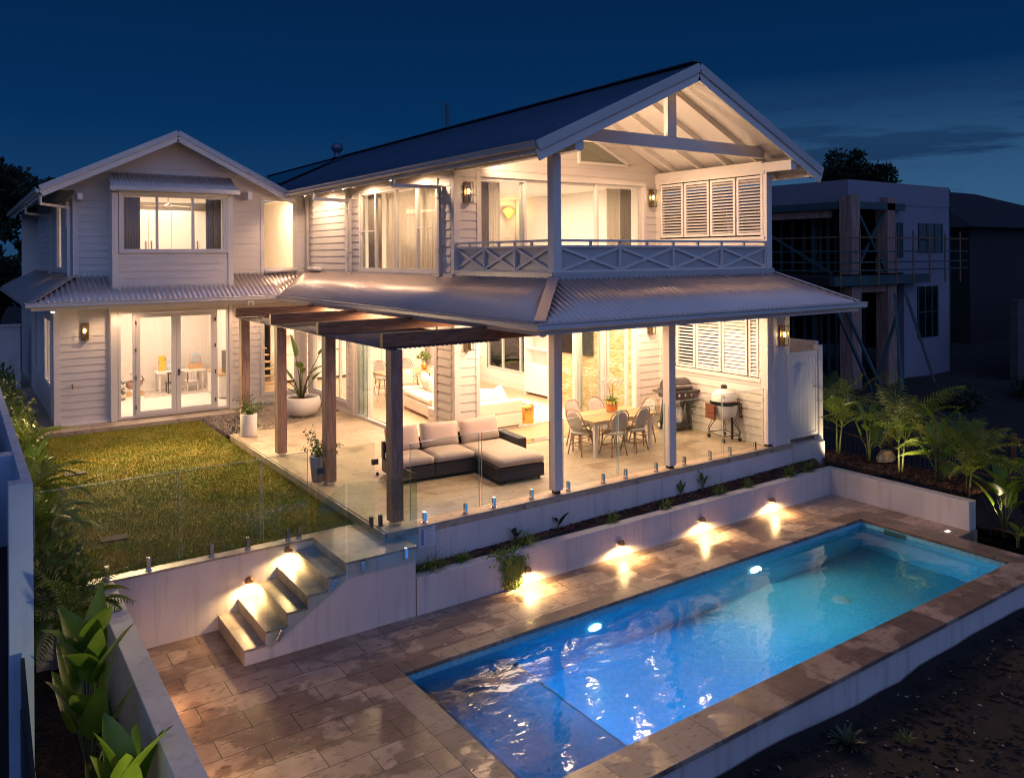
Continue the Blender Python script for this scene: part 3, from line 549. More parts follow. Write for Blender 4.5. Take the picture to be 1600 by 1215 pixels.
# ---- upper storey walls
wall('weatherboards', 'y', 0, -1, 3.17, 11.0, 3.1, 5.71, holes=[(3.68, 7.3, 3.46, 5.24)])
wall('weatherboards', 'x', 3.05, -1, 0, 5.42, 3.1, 5.42, holes=[(.56, 4.88, 3.1, 5.30)])
wall('weatherboards', 'y', 5.30, -1, .16, 3.05, 3.1, 5.5, holes=[(.05+.03, 2.9, 4.12, 5.34)])
wall('outer_wall', 'y', 5.42, 1, .16, 22, 3.1, 5.6, holes=[(.08, 2.9, 4.12, 5.34)], boards=False)
wall('weatherboards', 'x', 10.85, -1, -5.50, 0, 3.1, 5.34, holes=[(-4.6, -2.3, 3.9, 5.26), (-1.19, -.32, 3.45, 5.30)])
wall('weatherboards', 'y', -5.50, -1, 10.96, 20.7, 3.1, 5.58, holes=[(11.5, 12.3, 4.5, 5.2), (13.3, 14.5, 3.5, 5.2), (16.5, 17.3, 4.5, 5.2)])
trim((-.04, .09, 3.005, 3.12, 3.1, 5.45), (.48, .56, 3.01, 3.05, 3.1, 5.38), (4.88, 4.96, 3.01, 3.05, 3.1, 5.38), (.56, 4.88, 3.01, 3.05, 5.30, 5.39), (-5.54, -5.42, 10.81, 10.97, 3.3, 5.25), (-.05, .02, 10.72, 10.80, 3.3, 5.4), (-.10, -.0, 7.96, 8.02, 3.40, 5.4))
gable_boards(3.05, -1, 2.71, 3.22, 5.42, 7.0); gable_boards(10.85, -1, -3.38, 2.66, 5.34, 6.68)
# back walls that close the far side
wall('rear_wall', 'x', 22, 1, -5.9, 5.42, -.02, 5.4, boards=False)
# ---- doors and windows, lower
f = frame('sliding_door', 'x', 3.09, -1, 2.9, 3.72, 0, 2.46, pane=True, fw=.06)
frame('sliding_door', 'x', 3.15, -1, 3.02, 3.84, 0, 2.46, fw=.06); frame('sliding_door', 'x', 3.21, -1, 3.16, 3.98, 0, 2.46, fw=.06)
frame('sliding_door', 'x', 3.27, -1, 3.75, 4.60, 0, 2.46, fw=.06)
trim((.52, 4.62, 3.06, 3.28, .002, .018), (.04, .22, 3.82, 7.72, .002, .018), name='door_track', m='chrome', bevel=0)
for i, (u, v) in enumerate(((5.85, 7.70), (5.98, 7.64), (6.06, 7.72), (6.12, 7.70))): frame('sliding_door', 'y', .03+i*.065, -1, u+(1.15 if i else 0), v, 0, 2.46, fw=.06)
frame('window', 'y', .0, -1, 8.1, 9.12, .28, 2.46, cuts=(8.58,), zc=((1, 1.5),), arch=.06); frame('window', 'y', 0, -1, 9.55, 10.4, .28, 2.46, arch=.06)
frame('window', 'x', 10.85, -1, -1.2, -.30, .22, 2.3, arch=.06)
f0 = frame('french_door', 'x', 10.65, -1, -4.64, -2.12, 0, 2.52, cuts=(-4.30, -2.42), fw=.055, pane=False)
for u, v in ((-4.62, -4.31), (-2.41, -2.14)): MB().box(u, v, 10.662, 10.668, .02, 2.5).build('pane', M['glass'], f0)
for a, b_ in ((-4.27, -3.37), (-3.36, -2.45)):
    o = frame('french_door', 'x', 10.63, -1, a, b_, .045, 2.46, fw=.10)
    for z in (.25, .95, 1.6, 2.25): MB().box(a-.01 if a < -4 else b_-.012, a+.012 if a < -4 else b_+.01, 10.575, 10.598, z-.045, z+.045).build('hinge', M['black'], o)
MB().tube([(-3.31, 10.59, 1.02), (-3.31, 10.53, 1.02), (-3.20, 10.53, 1.02)], .011).box(-3.33, -3.29, 10.586, 10.596, .93, 1.08).build('door_handle', M['grey'], o)
frame('window', 'y', -5.9, -1, 11.6, 13.2, .75, 2.35, cuts=(12.4,), arch=.06); frame('window', 'y', -5.9, -1, 15, 16.6, .75, 2.35, cuts=(15.8,), arch=.06)
frame('window', 'y', 5.46, -1, 8.1, 10.3, .42, 2.2, cuts=(8.6, 9.5), fw=.06)
# ---- upper windows
w0 = frame('window', 'y', 0, -1, 3.68, 7.3, 3.46, 5.24, cuts=(4.53, 5.47, 6.48), zc=((0, 4.35), (3, 4.35)), fw=.055, arch=.05)
curtain('y', 0, -1, 3.72, 4.05, 3.2, 5.2, 'curtain', w0, d=-.20); curtain('y', 0, -1, 4.1, 6.5, 3.2, 5.2, 'sheer', w0, d=-.28); curtain('y', 0, -1, 6.6, 7.27, 3.2, 5.2, 'curtain', w0, d=-.20)
o = frame('sliding_door', 'x', 3.10, -1, .56, 1.70, 3.1, 5.30, fw=.06); frame('sliding_door', 'x', 3.16, -1, 1.60, 3.62, 3.1, 5.30, fw=.05); o2 = frame('sliding_door', 'x', 3.10, -1, 3.55, 4.88, 3.1, 5.30, fw=.06)
curtain('x', 3.1, -1, .62, .98, 3.1, 5.25, 'curtain', o, d=-.28); curtain('x', 3.1, -1, .98, 1.25, 3.1, 5.25, 'sheer', o, d=-.26); curtain('x', 3.1, -1, 4.1, 4.5, 3.1, 5.25, 'sheer', o2, d=-.28); curtain('x', 3.1, -1, 4.5, 4.85, 3.1, 5.25, 'curtain', o2, d=-.28)
b = MB(); b.beam((3.0, 3.0, 5.72), (4.42, 3.0, 5.72), .05, .06); b.beam((3.02, 3.0, 5.72), (3.02, 3.0, 6.38), .05, .06); b.beam((3.0, 3.0, 6.40), (4.42, 3.0, 5.74), .05, .06)
o = b.build('gable_window', M['trim'], H); MB().prism([(3.03, 5.75), (4.35, 5.75), (3.03, 6.36)], 'y', 3.0, 3.006).build('pane', M['glass'], o); MB().prism([(3.03, 5.75), (4.35, 5.75), (3.03, 6.36)], 'y', 3.012, 3.018).build('lit_ceiling_panel', M['sheer'], o)  # pale panel behind the pane stands in for the lit ceiling inside
frame('window', 'x', 10.85, -1, -1.19, -.32, 3.45, 5.30, arch=.05)
for y0, y1, zz in ((11.5, 12.3, 4.5), (16.5, 17.3, 4.5)):
    o = frame('window', 'y', -5.5, -1, y0, y1, zz, 5.2, fw=.05, arch=.04); q = MB()
    for k in range(7): q.box(-5.46, -5.40, y0+.05, y1-.05, zz+.06+k*.09, zz+.075+k*.09)
    q.build('louvre_slats', M['louvre'], o)
frame('window', 'y', -5.5, -1, 13.3, 14.5, 3.5, 5.2, cuts=(13.9,), arch=.04)
point('side_room_light', (-4.9, 12.2, 4.6), 8, WHITE, .1)
# ---- oriel window of the wing
bx0, bx1, by = -4.80, -2.13, 10.2
b = MB()
for (a, z0_, z1_) in (((bx0, bx1), 3.02, 3.92), ((bx0, -4.62), 3.92, 5.3), ((-2.31, bx1), 3.92, 5.3)): b.box(a[0], a[1], by+.02, 10.84, z0_, z1_)
b.build('bay_box', M['inner'], H)
wall('weatherboards', 'x', by+.02, -1, bx0, bx1, 3.02, 3.86, t=.02)
trim((bx0-.02, bx0+.11, by-.03, by+.05, 3.02, 5.30), (bx1-.11, bx1+.02, by-.03, by+.05, 3.02, 5.30), (bx0-.02, bx1+.02, by-.03, by+.05, 5.27, 5.36), (bx0-.02, bx0, by+.03, 10.84, 3.02, 5.36), (bx0, bx1, by, 10.84, 5.37, 5.40))
w1 = frame('window', 'x', by, -1, -4.63, -2.30, 3.93, 5.25, cuts=(-3.86, -3.06), fw=.055, arch=.05)
curtain('x', by, -1, -4.56, -4.2, 3.95, 5.2, 'curtain', w1, d=-.16, wl=.06); curtain('x', by, -1, -2.72, -2.36, 3.95, 5.2, 'curtain', w1, d=-.16, wl=.06)
# ---- roofs
def corr(b, O, U, V, x0, x1, lo, hi, p=.112, amp=.023, seg=6):
    O, U, V = Vector(O), Vector(U), Vector(V); Nn = U.cross(V).normalized()
    if Nn.z < 0: Nn = -Nn
    n = max(2, int((x1-x0)/p*seg)); vs = []
    for i in range(n+1):
        x = x0+(x1-x0)*i/n; h = Nn*amp*cos(2*pi*x/p); l, u = lo(x), max(lo(x), hi(x))
        vs += [O+U*x+V*l+h, O+U*x+V*u+h]
    b.add(vs, [(2*i, 2*i+2, 2*i+3, 2*i+1) for i in range(n)])
ov = 1.13; zE, zT = 2.84, 3.41; LL = sqrt(ov*ov+(zT-zE)**2); vy = ov/LL; vz = (zT-zE)/LL
sk = MB(); Xr = 6.55; hr = 1.09
corr(sk, (0, -ov, zE), (1, 0, 0), (0, vy, vz), -ov, Xr, lambda x: 0, lambda x: LL*min(1, (x+ov)/ov, (Xr-x)/hr))
sk.build('skirt_roof', M['steel'], H, smooth=True, solid=.004)
sk = MB(); corr(sk, (-ov, 0, zE), (0, 1, 0), (vy, 0, vz), -ov, 9.65+1.2, lambda y: LL*max(0, (y-9.65)/1.2), lambda y: LL*min(1, (y+ov)/ov))
sk.build('skirt_roof', M['steel'], H, smooth=True, solid=.004)
L2 = sqrt(1.2**2+.55**2); sk = MB(); corr(sk, (0, 9.65, zE), (1, 0, 0), (0, 1.2/L2, .55/L2), -6.45, 0, lambda x: L2*max(0, (x+ov)/ov), lambda x: L2*min(1, (x+6.45)/.95))
sk.build('skirt_roof', M['steel'], H, smooth=True, solid=.004)
L3 = sqrt(.95**2+.55**2); sk = MB(); corr(sk, (-6.45, 0, zE), (0, 1, 0), (.95/L3, 0, .55/L3), 9.65, 22.5, lambda y: 0, lambda y: L3*min(1, (y-9.65)/1.2))
sk.build('skirt_roof', M['steel'], H, smooth=True, solid=.004)
sk = MB(); corr(sk, (Xr, 0, zE), (0, 1, 0), (-hr/sqrt(hr*hr+.57**2), 0, .57/sqrt(hr*hr+.57**2)), -ov, 16, lambda y: 0, lambda y: 1.23*min(1, (y+ov)/ov))
sk.build('skirt_roof', M['steel'], H, smooth=True, solid=.004)
def cap(pts, w=.10, m='steel', name='ridge_cap', h=.03):
    b = MB()
    for p, q in zip(pts, pts[1:]): b.beam(p, q, w, h)
    return b.build(name, M[m], H, bevel=.01)
cap([(-ov, -ov, zE+.02), (0, 0, zT+.02)], .17, name='hip_flashing'); cap([(Xr, -ov, zE+.02), (Xr-hr, 0, zT+.02)], .15, name='hip_flashing'); cap([(-6.45, 9.65, zE+.02), (-5.5, 10.85, zT-.01)], .15, name='hip_flashing')
cap([(-ov, 9.65, zE-.01), (0, 10.85, zT-.02)], .10, name='valley_gutter', h=.02)
trim((-.02, 5.44, -.035, -.005, 3.36, 3.50), (-.035, -.005, 0, 3.0, 3.36, 3.50), name='apron_flashing', m='gutter'); trim((-.06, -.03, 3.1, 10.7, 3.38, 3.44), (-5.5, 0, 10.78, 10.82, 3.33, 3.40), (bx0, bx1, by-.05, by-.03, 3.0, 3.10), (-.09, 0.01, 3.0, 3.1, 3.36, 3.44), name='apron_flashing', m='gutter')
def gutter(pts, m='gutter', z=zE, fas=True, name='gutter', drop=.0):
    """quad gutter with rolled lip along a level run; outward side is given by the sign of the run's right hand"""
    prof = [(0, -.11), (.09, -.11), (.115, -.085), (.105, -.03), (.125, -.012), (.12, .0), (.105, -.005), (.09, -.03), (.02, -.03), (0, 0)]
    b = MB(); P = [Vector(p) for p in pts]; n = len(prof); rings = []
    for i, p in enumerate(P):
        d0 = (P[i]-P[i-1]).normalized() if i else (P[1]-P[0]).normalized(); d1 = (P[i+1]-P[i]).normalized() if i < len(P)-1 else d0
        n0 = Vector((d0.y, -d0.x, 0)); n1 = Vector((d1.y, -d1.x, 0)); nn_ = (n0+n1).normalized(); k = 1/max(.4, nn_.dot(n0))
        rings.append([p+nn_*u*k+Vector((0, 0, w)) for u, w in prof])
    for i in range(len(P)-1):
        b.add(rings[i]+rings[i+1], [(k, k+n, (k+1) % n+n, (k+1) % n) for k in range(n)])
    b.add(rings[0], [tuple(range(n))]); b.add(rings[-1], [tuple(range(n-1, -1, -1))]); o = b.build(name, M[m], H)
    if fas:
        b = MB()
        for i in range(len(P)-1):
            d = (P[i+1]-P[i]).normalized(); nn_ = Vector((d.y, -d.x, 0)); b.beam(P[i]-nn_*.012+Vector((0, 0, -.095)), P[i+1]-nn_*.012+Vector((0, 0, -.095)), .022, .16)
        b.build('fascia', M['trim'], H)
    return o
gutter([(-6.45, 22.5, zE), (-6.45, 9.65, zE), (-ov, 9.65, zE), (-ov, -ov, zE), (Xr, -ov, zE), (Xr, 16, zE)])
# main roof
s26 = (7.03-5.42)/3.39; LM = sqrt(3.39**2+1.61**2)
for sg in (-1, 1):
    mr = MB(); xe = 2.71+sg*3.39
    corr(mr, (xe, 0, 5.42), (0, 1, 0), (-sg*3.39/LM, 0, 1.61/LM), -.58, 22.4, lambda y: 0, lambda y: LM)
    mr.build('main_roof', M['roofdark'], H, smooth=True, solid=.004)
cap([(2.71, -.58, 7.07), (2.71, 22.4, 7.07)], .22, 'roofdark')
gutter([(-.69, 10.35, 5.46), (-.69, -.57, 5.46)]); gutter([(6.11, -.57, 5.46), (6.11, 22.4, 5.46)])
for y in (-.61,):
    for sg in (-1, 1):
        cap([(2.71+sg*3.47, y, 5.375), (2.71, y, 5.375+3.47*s26-.06)], .04, 'gutter', 'barge_capping', .16)
        b = MB(); b.beam((2.71+sg*3.45, y+.025, 5.24), (2.71, y+.025, 5.24+3.45*s26-.05), .03, .17); b.build('barge_board', M['trim'], H)
# ceiling lining and exposed rafters of the balcony
def zroof(x): return 5.42+(3.39-abs(x-2.71))*s26
for sg in (-1, 1):
    b = MB(); xs0 = 2.71+sg*3.36
    for (ya, yb) in ((-.585, 3.05),): b.prism([(xs0, zroof(xs0)-.03), (2.71, 7.03-.03), (2.71, 7.03-.05), (xs0, zroof(xs0)-.05)], 'y', ya, yb)
    b.build('ceiling_lining', M['trim'], H)
    b = MB()
    ys_r = [-.50, .30, 1.05, 1.80, 2.55] if sg > 0 else [-.5, .1, .55, 1.0, 1.45, 1.9, 2.35, 2.8]
    for y in ys_r: b.beam((2.71+sg*3.30, y, zroof(2.71+sg*3.30)-.115), (2.71+sg*.03, y, 7.03-.115-.0), .045, .13)
    b.build('rafters', M['trim'], H)
b = MB()
for k in range(26):
    y = 3.3+k*.6
    if y < 10.2: b.beam((-.66, y, zroof(-.66)-.11), (.02, y, zroof(.02)-.11), .045, .11)
b.build('rafter_tails', M['trim'], H)
b = MB(); b.prism([(-.66, zroof(-.66)-.03), (.1, zroof(.1)-.03), (.1, zroof(.1)-.05), (-.66, zroof(-.66)-.05)], 'y', 3.05, 10.3); b.build('eave_lining', M['trim'], H)
trim((2.64, 2.78, -.56, 3.04, 6.80, 6.98), name='ridge_beam'); trim((.0, .16, -.56, 3.04, 5.37, 5.56), name='wall_plate'); trim((5.26, 5.42, -.56, 3.04, 5.37, 5.56), name='wall_plate')
trim((.19, 5.24, .03, .12, 5.64, 5.86), name='tie_beam'); trim((2.58, 2.80, .025, .125, 5.86, 6.80), name='king_post')
# wing roof
zA = 6.73; zEw = 5.31; hw = 2.80; LW = sqrt(hw*hw+(zA-zEw)**2)
for sg in (-1, 1):
    mr = MB(); xe = -3.38+sg*hw
    corr(mr, (xe, 0, zEw), (0, 1, 0), (-sg*hw/LW, 0, (zA-zEw)/LW), 10.22, 22.4, lambda y: 0, lambda y: LW); mr.build('wing_roof', M['steel'] if 0 else M['roofdark'], H, smooth=True, solid=.004)
    cap([(-3.38+sg*(hw+.06), 10.18, zEw+.0), (-3.38, 10.18, zA+.02)], .04, 'gutter', 'barge_capping', .13)
    b = MB(); b.beam((-3.38+sg*(hw+.03), 10.205, zEw-.11), (-3.38, 10.205, zA-.11), .03, .14); b.build('barge_board', M['trim'], H)
    b = MB(); b.prism([(xe, zEw-.03), (-3.38, zA-.03), (-3.38, zA-.05), (xe, zEw-.05)], 'y', 10.22, 10.84 if sg > 0 else 22); b.build('eave_lining', M['trim'], H)
cap([(-3.38, 10.2, zA+.015), (-3.38, 22.4, zA+.015)], .2, 'roofdark'); gutter([(-6.20, 22.4, 5.33), (-6.20, 10.22, 5.33)])
trim((-1.72, -1.62, 10.25, 10.84, 5.22, 5.42), (-5.5, -5.4, 10.25, 10.84, 5.10, 5.24), name='outrigger')
# oriel awning roof
aw = MB(); corr(aw, (0, 9.88, 5.40), (1, 0, 0), (0, .60, .36), bx0-.08, bx1+.08, lambda x: 0, lambda x: min(1.0, 20*(x-bx0+.09), 20*(bx1+.09-x)), p=.075); aw.build('awning_roof', M['steel'], H, smooth=True, solid=.004)
trim((bx0-.10, bx1+.10, 9.84, 9.90, 5.31, 5.41), (bx0-.02, bx1+.02, 9.90, 10.18, 5.34, 5.37), name='awning_fascia', m='gutter'); trim((bx0-.09, bx0-.06, 9.9, 10.6, 5.36, 5.42), (bx1+.06, bx1+.09, 9.9, 10.6, 5.36, 5.42), name='awning_fascia', m='gutter')
# ---- columns
for x in (0, 2.55, 5.26):
    trim((x, x+.16, 0, .16, .05, 2.76), name='column', bevel=.006); trim((x+.03, x+.13, .03, .13, -.0, .05), name='column_foot', m='black')
for x in (0, 5.26): trim((x+.001, x+.159, .001, .159, 3.1, 5.37), name='column', bevel=.006)
trim((0, 5.42, .03, .13, 2.60, 2.735), (.03, .13, .16, 3.05, 2.60, 2.735), name='verandah_beam')
# ---- balustrade
def balustrade(axis, c, a0, a1, n):
    P = PT(axis, c, -1)
    def bx(b, u0, u1, d0, d1, z0, z1): p, q = P(u0, d0, 0), P(u1, d1, 0); b.box(p[0], q[0], p[1], q[1], z0, z1)
    b = MB(); bx(b, a0, a1, -.03, .06, 3.99, 4.03); o = b.build('balustrade', M['trim'], H, bevel=.004)
    b = MB(); bx(b, a0, a1, -.01, .04, 3.90, 3.935); bx(b, a0, a1, -.01, .04, 3.49, 3.53); bx(b, a0, a1, -.02, .05, 3.43, 3.455)
    for k in range(n*2+1): u = a0+(a1-a0)*(k+.0)/(n*2); bx(b, u-.02, u+.02, .0, .035, 3.935, 3.99); bx(b, u-.02, u+.02, .0, .035, 3.455, 3.49)
    b.build('rail', M['trim'], o)
    b = MB(); bx(b, a0, a1, -.022, -.012, 3.53, 3.90); b.build('backing_panel', M['gutter'], o)
    b = MB()
    for k in range(n):
        u0 = a0+(a1-a0)*k/n; u1 = a0+(a1-a0)*(k+1)/n
        b.beam(P(u0, .012, 3.53), P(u1, .012, 3.90), .03, .045); b.beam(P(u0, .0125, 3.90), P(u1, .0125, 3.53), .028, .045)
    for k in range(n+1): u = a0+(a1-a0)*k/n; bx(b, u-.022, u+.022, -.0075, .036, 3.531, 3.899)
    b.build('cross_bracing', M['trim'], o)
balustrade('x', .06, .16, 5.26, 4); balustrade('y', .06, .16, 3.05, 3)
# ---- plantation shutters
def shutter(c, y0, y1, z0, z1, ang, n=18):
    b = MB(); fw = .05
    for q in ((y0, y0+fw, z0, z1), (y1-fw, y1, z0, z1), (y0+fw, y1-fw, z0, z0+fw), (y0+fw, y1-fw, z1-fw, z1)): b.box(c-.05, c, *q[:2], *q[2:])
    o = b.build('louvre_shutter', M['louvre'], H, bevel=.003); b = MB(); hgt = (z1-z0-2*fw)
    for k in range(n):
        z = z0+fw+hgt*(k+.5)/n; R = Matrix.Translation((c-.025, 0, z)) @ Matrix.Rotation(ang, 4, 'Y'); b.box(-.032, .032, y0+fw, y1-fw, -.005, .005, R)
    b.build('louvre_slats', M['louvre'], o)
for i, (a, b_) in enumerate(((2.86, 2.19), (2.15, 1.46), (1.42, .77), (.73, .09))): shutter(5.30, b_, a, 4.15, 5.32, -.5, 17)
for i, (a, b_, an) in enumerate(((2.52, 1.98, -.35), (1.94, 1.27, -.75), (1.23, .59, -1.0), (.55, .31, -.75))): shutter(5.42, b_, a, 1.32, 2.56, an, 16)
trim((5.24, 5.30, .05, 2.95, 4.06, 4.12), (5.24, 5.30, .05, 2.95, 5.34, 5.40), (5.35, 5.40, .25, 2.62, 1.22, 1.30), name='shutter_sill')
# ---- downpipes
def dpipe(y, yt, drop=.22):
    b = MB(); r = .045; b.tube([(-.72, yt, 5.36), (-.72, yt, 5.14)], r, 4); b.tube([(-.72, yt, 5.16), (-.07, y, 5.10)], r, 4); b.tube([(-.07, y, 5.14), (-.07, y, 3.40), (-.14, y, 3.36)], r, 4)
    for z in (3.9, 4.9): b.box(-.12, -.02, y-.06, y+.06, z-.015, z+.015)
    b.build('downpipe', M['gutter'], H)
dpipe(7.78, 8.4); dpipe(3.50, 4.15)
b = MB(); b.tube([(-.08, 10.55, 5.3), (-.08, 10.55, 3.42)], .045, 4); b.build('downpipe', M['gutter'], H)
b = MB(); b.tube([(-5.62, 10.9, 4.97), (-5.62, 10.9, 3.35)], .045, 4); b.tube([(-6.2, 10.6, 5.2), (-6.2, 10.6, 5.0), (-5.62, 10.9, 4.94)], .045, 4); b.build('downpipe', M['gutter'], H)
b = MB(); b.tube([(-5.62, 15.4, 4.97), (-5.62, 15.4, 3.35)], .045, 4); b.tube([(-6.2, 15.1, 5.2), (-6.2, 15.1, 5.0), (-5.62, 15.4, 4.94)], .045, 4); b.build('downpipe', M['gutter'], H)
b = MB(); b.tube([(-1.15, 10.74, 3.40), (-.30, 10.74, 3.44)], .05, 8); b.tube([(-.10, 10.4, 3.47), (-.10, 9.6, 3.46)], .05, 8); b.build('pipe', M['trim'], H, smooth=True)
for x in (-3.0+1.05, -3.0+1.23): pass
b = MB(); b.box(-1.95, -1.92, 9.56, 9.60, 2.62, 2.80); b.box(-1.83, -1.80, 9.56, 9.60, 2.62, 2.80); b.box(-1.92, -1.83, 9.565, 9.595, 2.69, 2.73); b.build('gutter_bracket', M['trim'], H)
# ---- stair flight behind the narrow window
b = MB()
for k in range(9): b.box(-1.15+.0*k, -.95+.5, 11.5+.22*k, 11.74+.22*k, .17*(k+1)-.03, .17*(k+1))
b.build('inner_stairs', M['oak'], H)
# ---- roof ventilator
b = MB(); b.lathe([(.0, .42), (.12, .40), (.19, .32), (.19, .22), (.13, .16), (.10, .14), (.10, 0), (.16, -.05)], (2.2, 14.0, 6.96), 20)
v = b.build('roof_ventilator', M['roofdark'], label='round dark ventilator standing on the main roof ridge', cat='roof ventilator', smooth=True)
b = MB(); b.tube([(2.71, 8.0, 7.05), (2.71, 8.0, 7.75)], .012); b.tube([(2.71, 7.9, 7.05), (2.71, 7.9, 7.60)], .012)
ant = b.build('tv_antenna', M['grey'], label='thin mast aerial rising above the main roof ridge', cat='antenna')
b = MB()
for z in (7.30, 7.42, 7.54, 7.66, 7.72): b.tube([(2.52, 8.05, z), (2.90, 7.95, z)], .006, 4); b.tube([(2.64, 7.80, z-.03), (2.78, 8.2, z-.03)], .006, 4)
b.build('antenna_rods', M['grey'], ant)
sp_ = None
for i in range(5):
    y = 14.6+i*1.15
    Rm = Matrix.Translation((1.45, y, zroof(1.45)+.09)) @ Matrix.Rotation(-math.atan(s26), 4, 'Y')
    o = MB().box(-1.15, .75, -.55, .55, -.02, .02, Rm).build('solar_panel', M['solar'], label='dark solar panel on the main roof, %s behind the ventilator' % ('first', 'second', 'third', 'fourth', 'last')[i], cat='solar panel', group='solar panels on the main roof', bevel=.004)
for i in range(3):
    y = 12.3+i*1.15
    Rm = Matrix.Translation((-4.75, y, zA-1.37*(zA-zEw)/hw+.09)) @ Matrix.Rotation(-math.atan((zA-zEw)/hw), 4, 'Y')
    MB().box(-.9, .9, -.55, .55, -.02, .02, Rm).build('solar_panel', M['solar'], label='dark solar panel on the left wing roof, %s from its gable' % ('first', 'second', 'third')[i], cat='solar panel', group='solar panels on the wing roof', bevel=.004)
# ================================================================== PERGOLA
PG = thing('pergola', 'rough timber pergola with corrugated sheeting joined to the eave', 'pergola', (-2.7, 3.8, 0))
for y in (.25, 2.67, 5.08, 7.40):
    MB().box(-2.755, -2.575, y-.09, y+.09, .05, 2.46).build('post', M['timZ'], PG, bevel=.006)
    MB().box(-2.73, -2.60, y-.07, y+.07, 0, .05).build('post_foot', M['chrome'], PG)
    MB().box(-2.86, -.12, y-.05, y+.05, 2.50, 2.70).build('beam', M['timX'], PG, bevel=.006)
b = MB(); corr(b, (0, .18, 2.478), (1, 0, 0), (0, 1, 0), -2.80, -.9, lambda x: 0, lambda x: 7.32, p=.075, amp=.012); b.build('roof_sheet', M['sheet'], PG, smooth=True, solid=.002)
# ================================================================== WALL LANTERNS AND GARDEN LIGHTS
def lantern(x, y, z, lab, w=24, h=.40):
    t = thing('wall_lantern', lab, 'wall lantern', (x, y, z), group='glass box lanterns on the weatherboards')
    b = MB(); s, d = .075, .12
    b.box(-s, s, -.012, 0, -h/2, h/2)
    for sx in (-s, s-.012):
        for sy in (-d, -.024): b.box(sx, sx+.012, sy, sy+.012, -h/2+.012, h/2-.012)
    b.box(-s, s, -d, -.012, h/2-.012, h/2); b.box(-s, s, -d, -.012, -h/2, -h/2+.012)
    b.build('lantern_frame', M['bronze'], t, local=True)
    MB().box(-s+.004, s-.004, -d+.002, -d+.004, -h/2+.012, h/2-.012).box(-s+.002, -s+.004, -d+.012, -.024, -h/2+.012, h/2-.012).box(s-.004, s-.002, -d+.012, -.024, -h/2+.012, h/2-.012).build('lantern_glass', M['glass'], t, local=True)
    MB().lathe([(0, .05), (.022, .035), (.028, 0), (.018, -.03), (.012, -.05), (0, -.05)], (0, -.065, .02), 12).build('bulb', M['bulb'], t, local=True, smooth=True)
    MB().cyl((0, -.065, -h/2+.02), .014, .14, 10).build('lamp_holder', M['bronze'], t, local=True)
    point('lantern_lamp', (x, y-.066, z+.02), w, WARM, .03); return t
lantern(.26, 3.02, 4.98, 'glass box lantern left of the upstairs sliding door on the balcony'); lantern(5.12, 3.02, 5.04, 'glass box lantern by the upstairs louvre shutters on the balcony')
lantern(.24, 3.02, 2.18, 'glass box lantern on the narrow pier behind the outdoor sofa'); lantern(5.05, 3.02, 2.2, 'glass box lantern on the patio wall beside the grill')
lantern(5.655, -.03, 2.17, 'glass box lantern on the corner pier next to the white side gate', 34); lantern(-5.315, 10.82, 2.09, 'glass box lantern on the left wing beside the french doors', 40)
t = thing('flood_light', 'small bright spotlight under the corner eave of the left wing', 'spotlight', (-6.0, 10.2, 2.62))
MB().lathe([(0, .05), (.03, .05), (.05, 0), (.045, -.01)], (0, 0, 0), 12).build('housing', M['gutter'], t, local=True, smooth=True); MB().lathe([(0, .0), (.042, .0), (.03, -.02), (0, -.03)], (0, 0, -.01), 12).build('bulb', emit('flood_bulb', (1, .85, .7), 25), t, local=True); spot('flood_lamp', (-6.0, 10.1, 2.57), (-6.9, 6.0, 0), 150, 150, WHITE, .03)
t = thing('security_camera', 'small white dome fixture under the eave corner of the verandah', 'security camera', (-.92, -.92, 2.70))
MB().lathe([(.0, .0), (.06, 0), (.06, -.03), (.045, -.07), (0, -.09)], (0, 0, 0), 16).build('housing', M['trim'], t, local=True, smooth=True); MB().lathe([(0, 0), (.018, 0), (.012, -.012), (0, -.015)], (.03, -.03, -.055), 10).build('lens', M['black_tv'], t, local=True)
def ball_light(x, y, z, lab, w=3.2):
    t = thing('step_light', lab, 'outdoor light', (x, y, z), group='round downlights on the rendered walls')
    MB().lathe([(0, .062), (.03, .056), (.05, .035), (.058, 0), (.058, -.012), (.05, -.012), (.05, 0), (0, .01)], (0, -.055, 0), 18).build('shade', M['copper'], t, local=True, smooth=True)
    MB().lathe([(0, .0), (.036, -.005), (.034, -.028), (.015, -.042), (0, -.044)], (0, -.055, -.004), 14).build('bulb', M['bulb2'], t, local=True, smooth=True)
    spot('step_lamp', (x, y-.11, z-.05), (x, y-.16, z-1), w, 172, (1, .62, .26), .03, .5)
for x, lab in ((-.874, 'round downlight on the planter wall beside the trailing creeper'), (.975, 'round downlight on the planter wall, second from the stairs'), (2.875, 'round downlight on the planter wall, third from the stairs'), (4.78, 'round downlight on the planter wall nearest the end wall')): ball_light(x, -.402, -.84, lab, 85)
ball_light(-4.58, .748, -.50, 'round downlight on the wall above the lowest steps', 40); ball_light(-4.05, .748, -.21, 'round downlight on the wall above the upper steps', 40)
for k, (y, w_, lab) in enumerate(((-1.0, 26, 'copper downlight on the low side wall nearest the stairs'), (-2.5, 20, 'copper downlight on the low side wall, second from the stairs'), (-4.0, 28, 'copper downlight on the low side wall farthest from the stairs'))):
    t = thing('deck_downlight', lab, 'outdoor light', (-6.13, y, -.6), group='downlights hidden behind the low side wall'); MB().lathe([(0, .062), (.03, .056), (.05, .035), (.058, 0), (.05, -.012), (0, .01)], (0, 0, 0), 18).build('shade', M['copper'], t, local=True, smooth=True)
    spot('deck_lamp', (-6.09, y, -.66), (-5.2, y+.3, -1.3), w_, 170, (1, .54, .24), .04, .5)
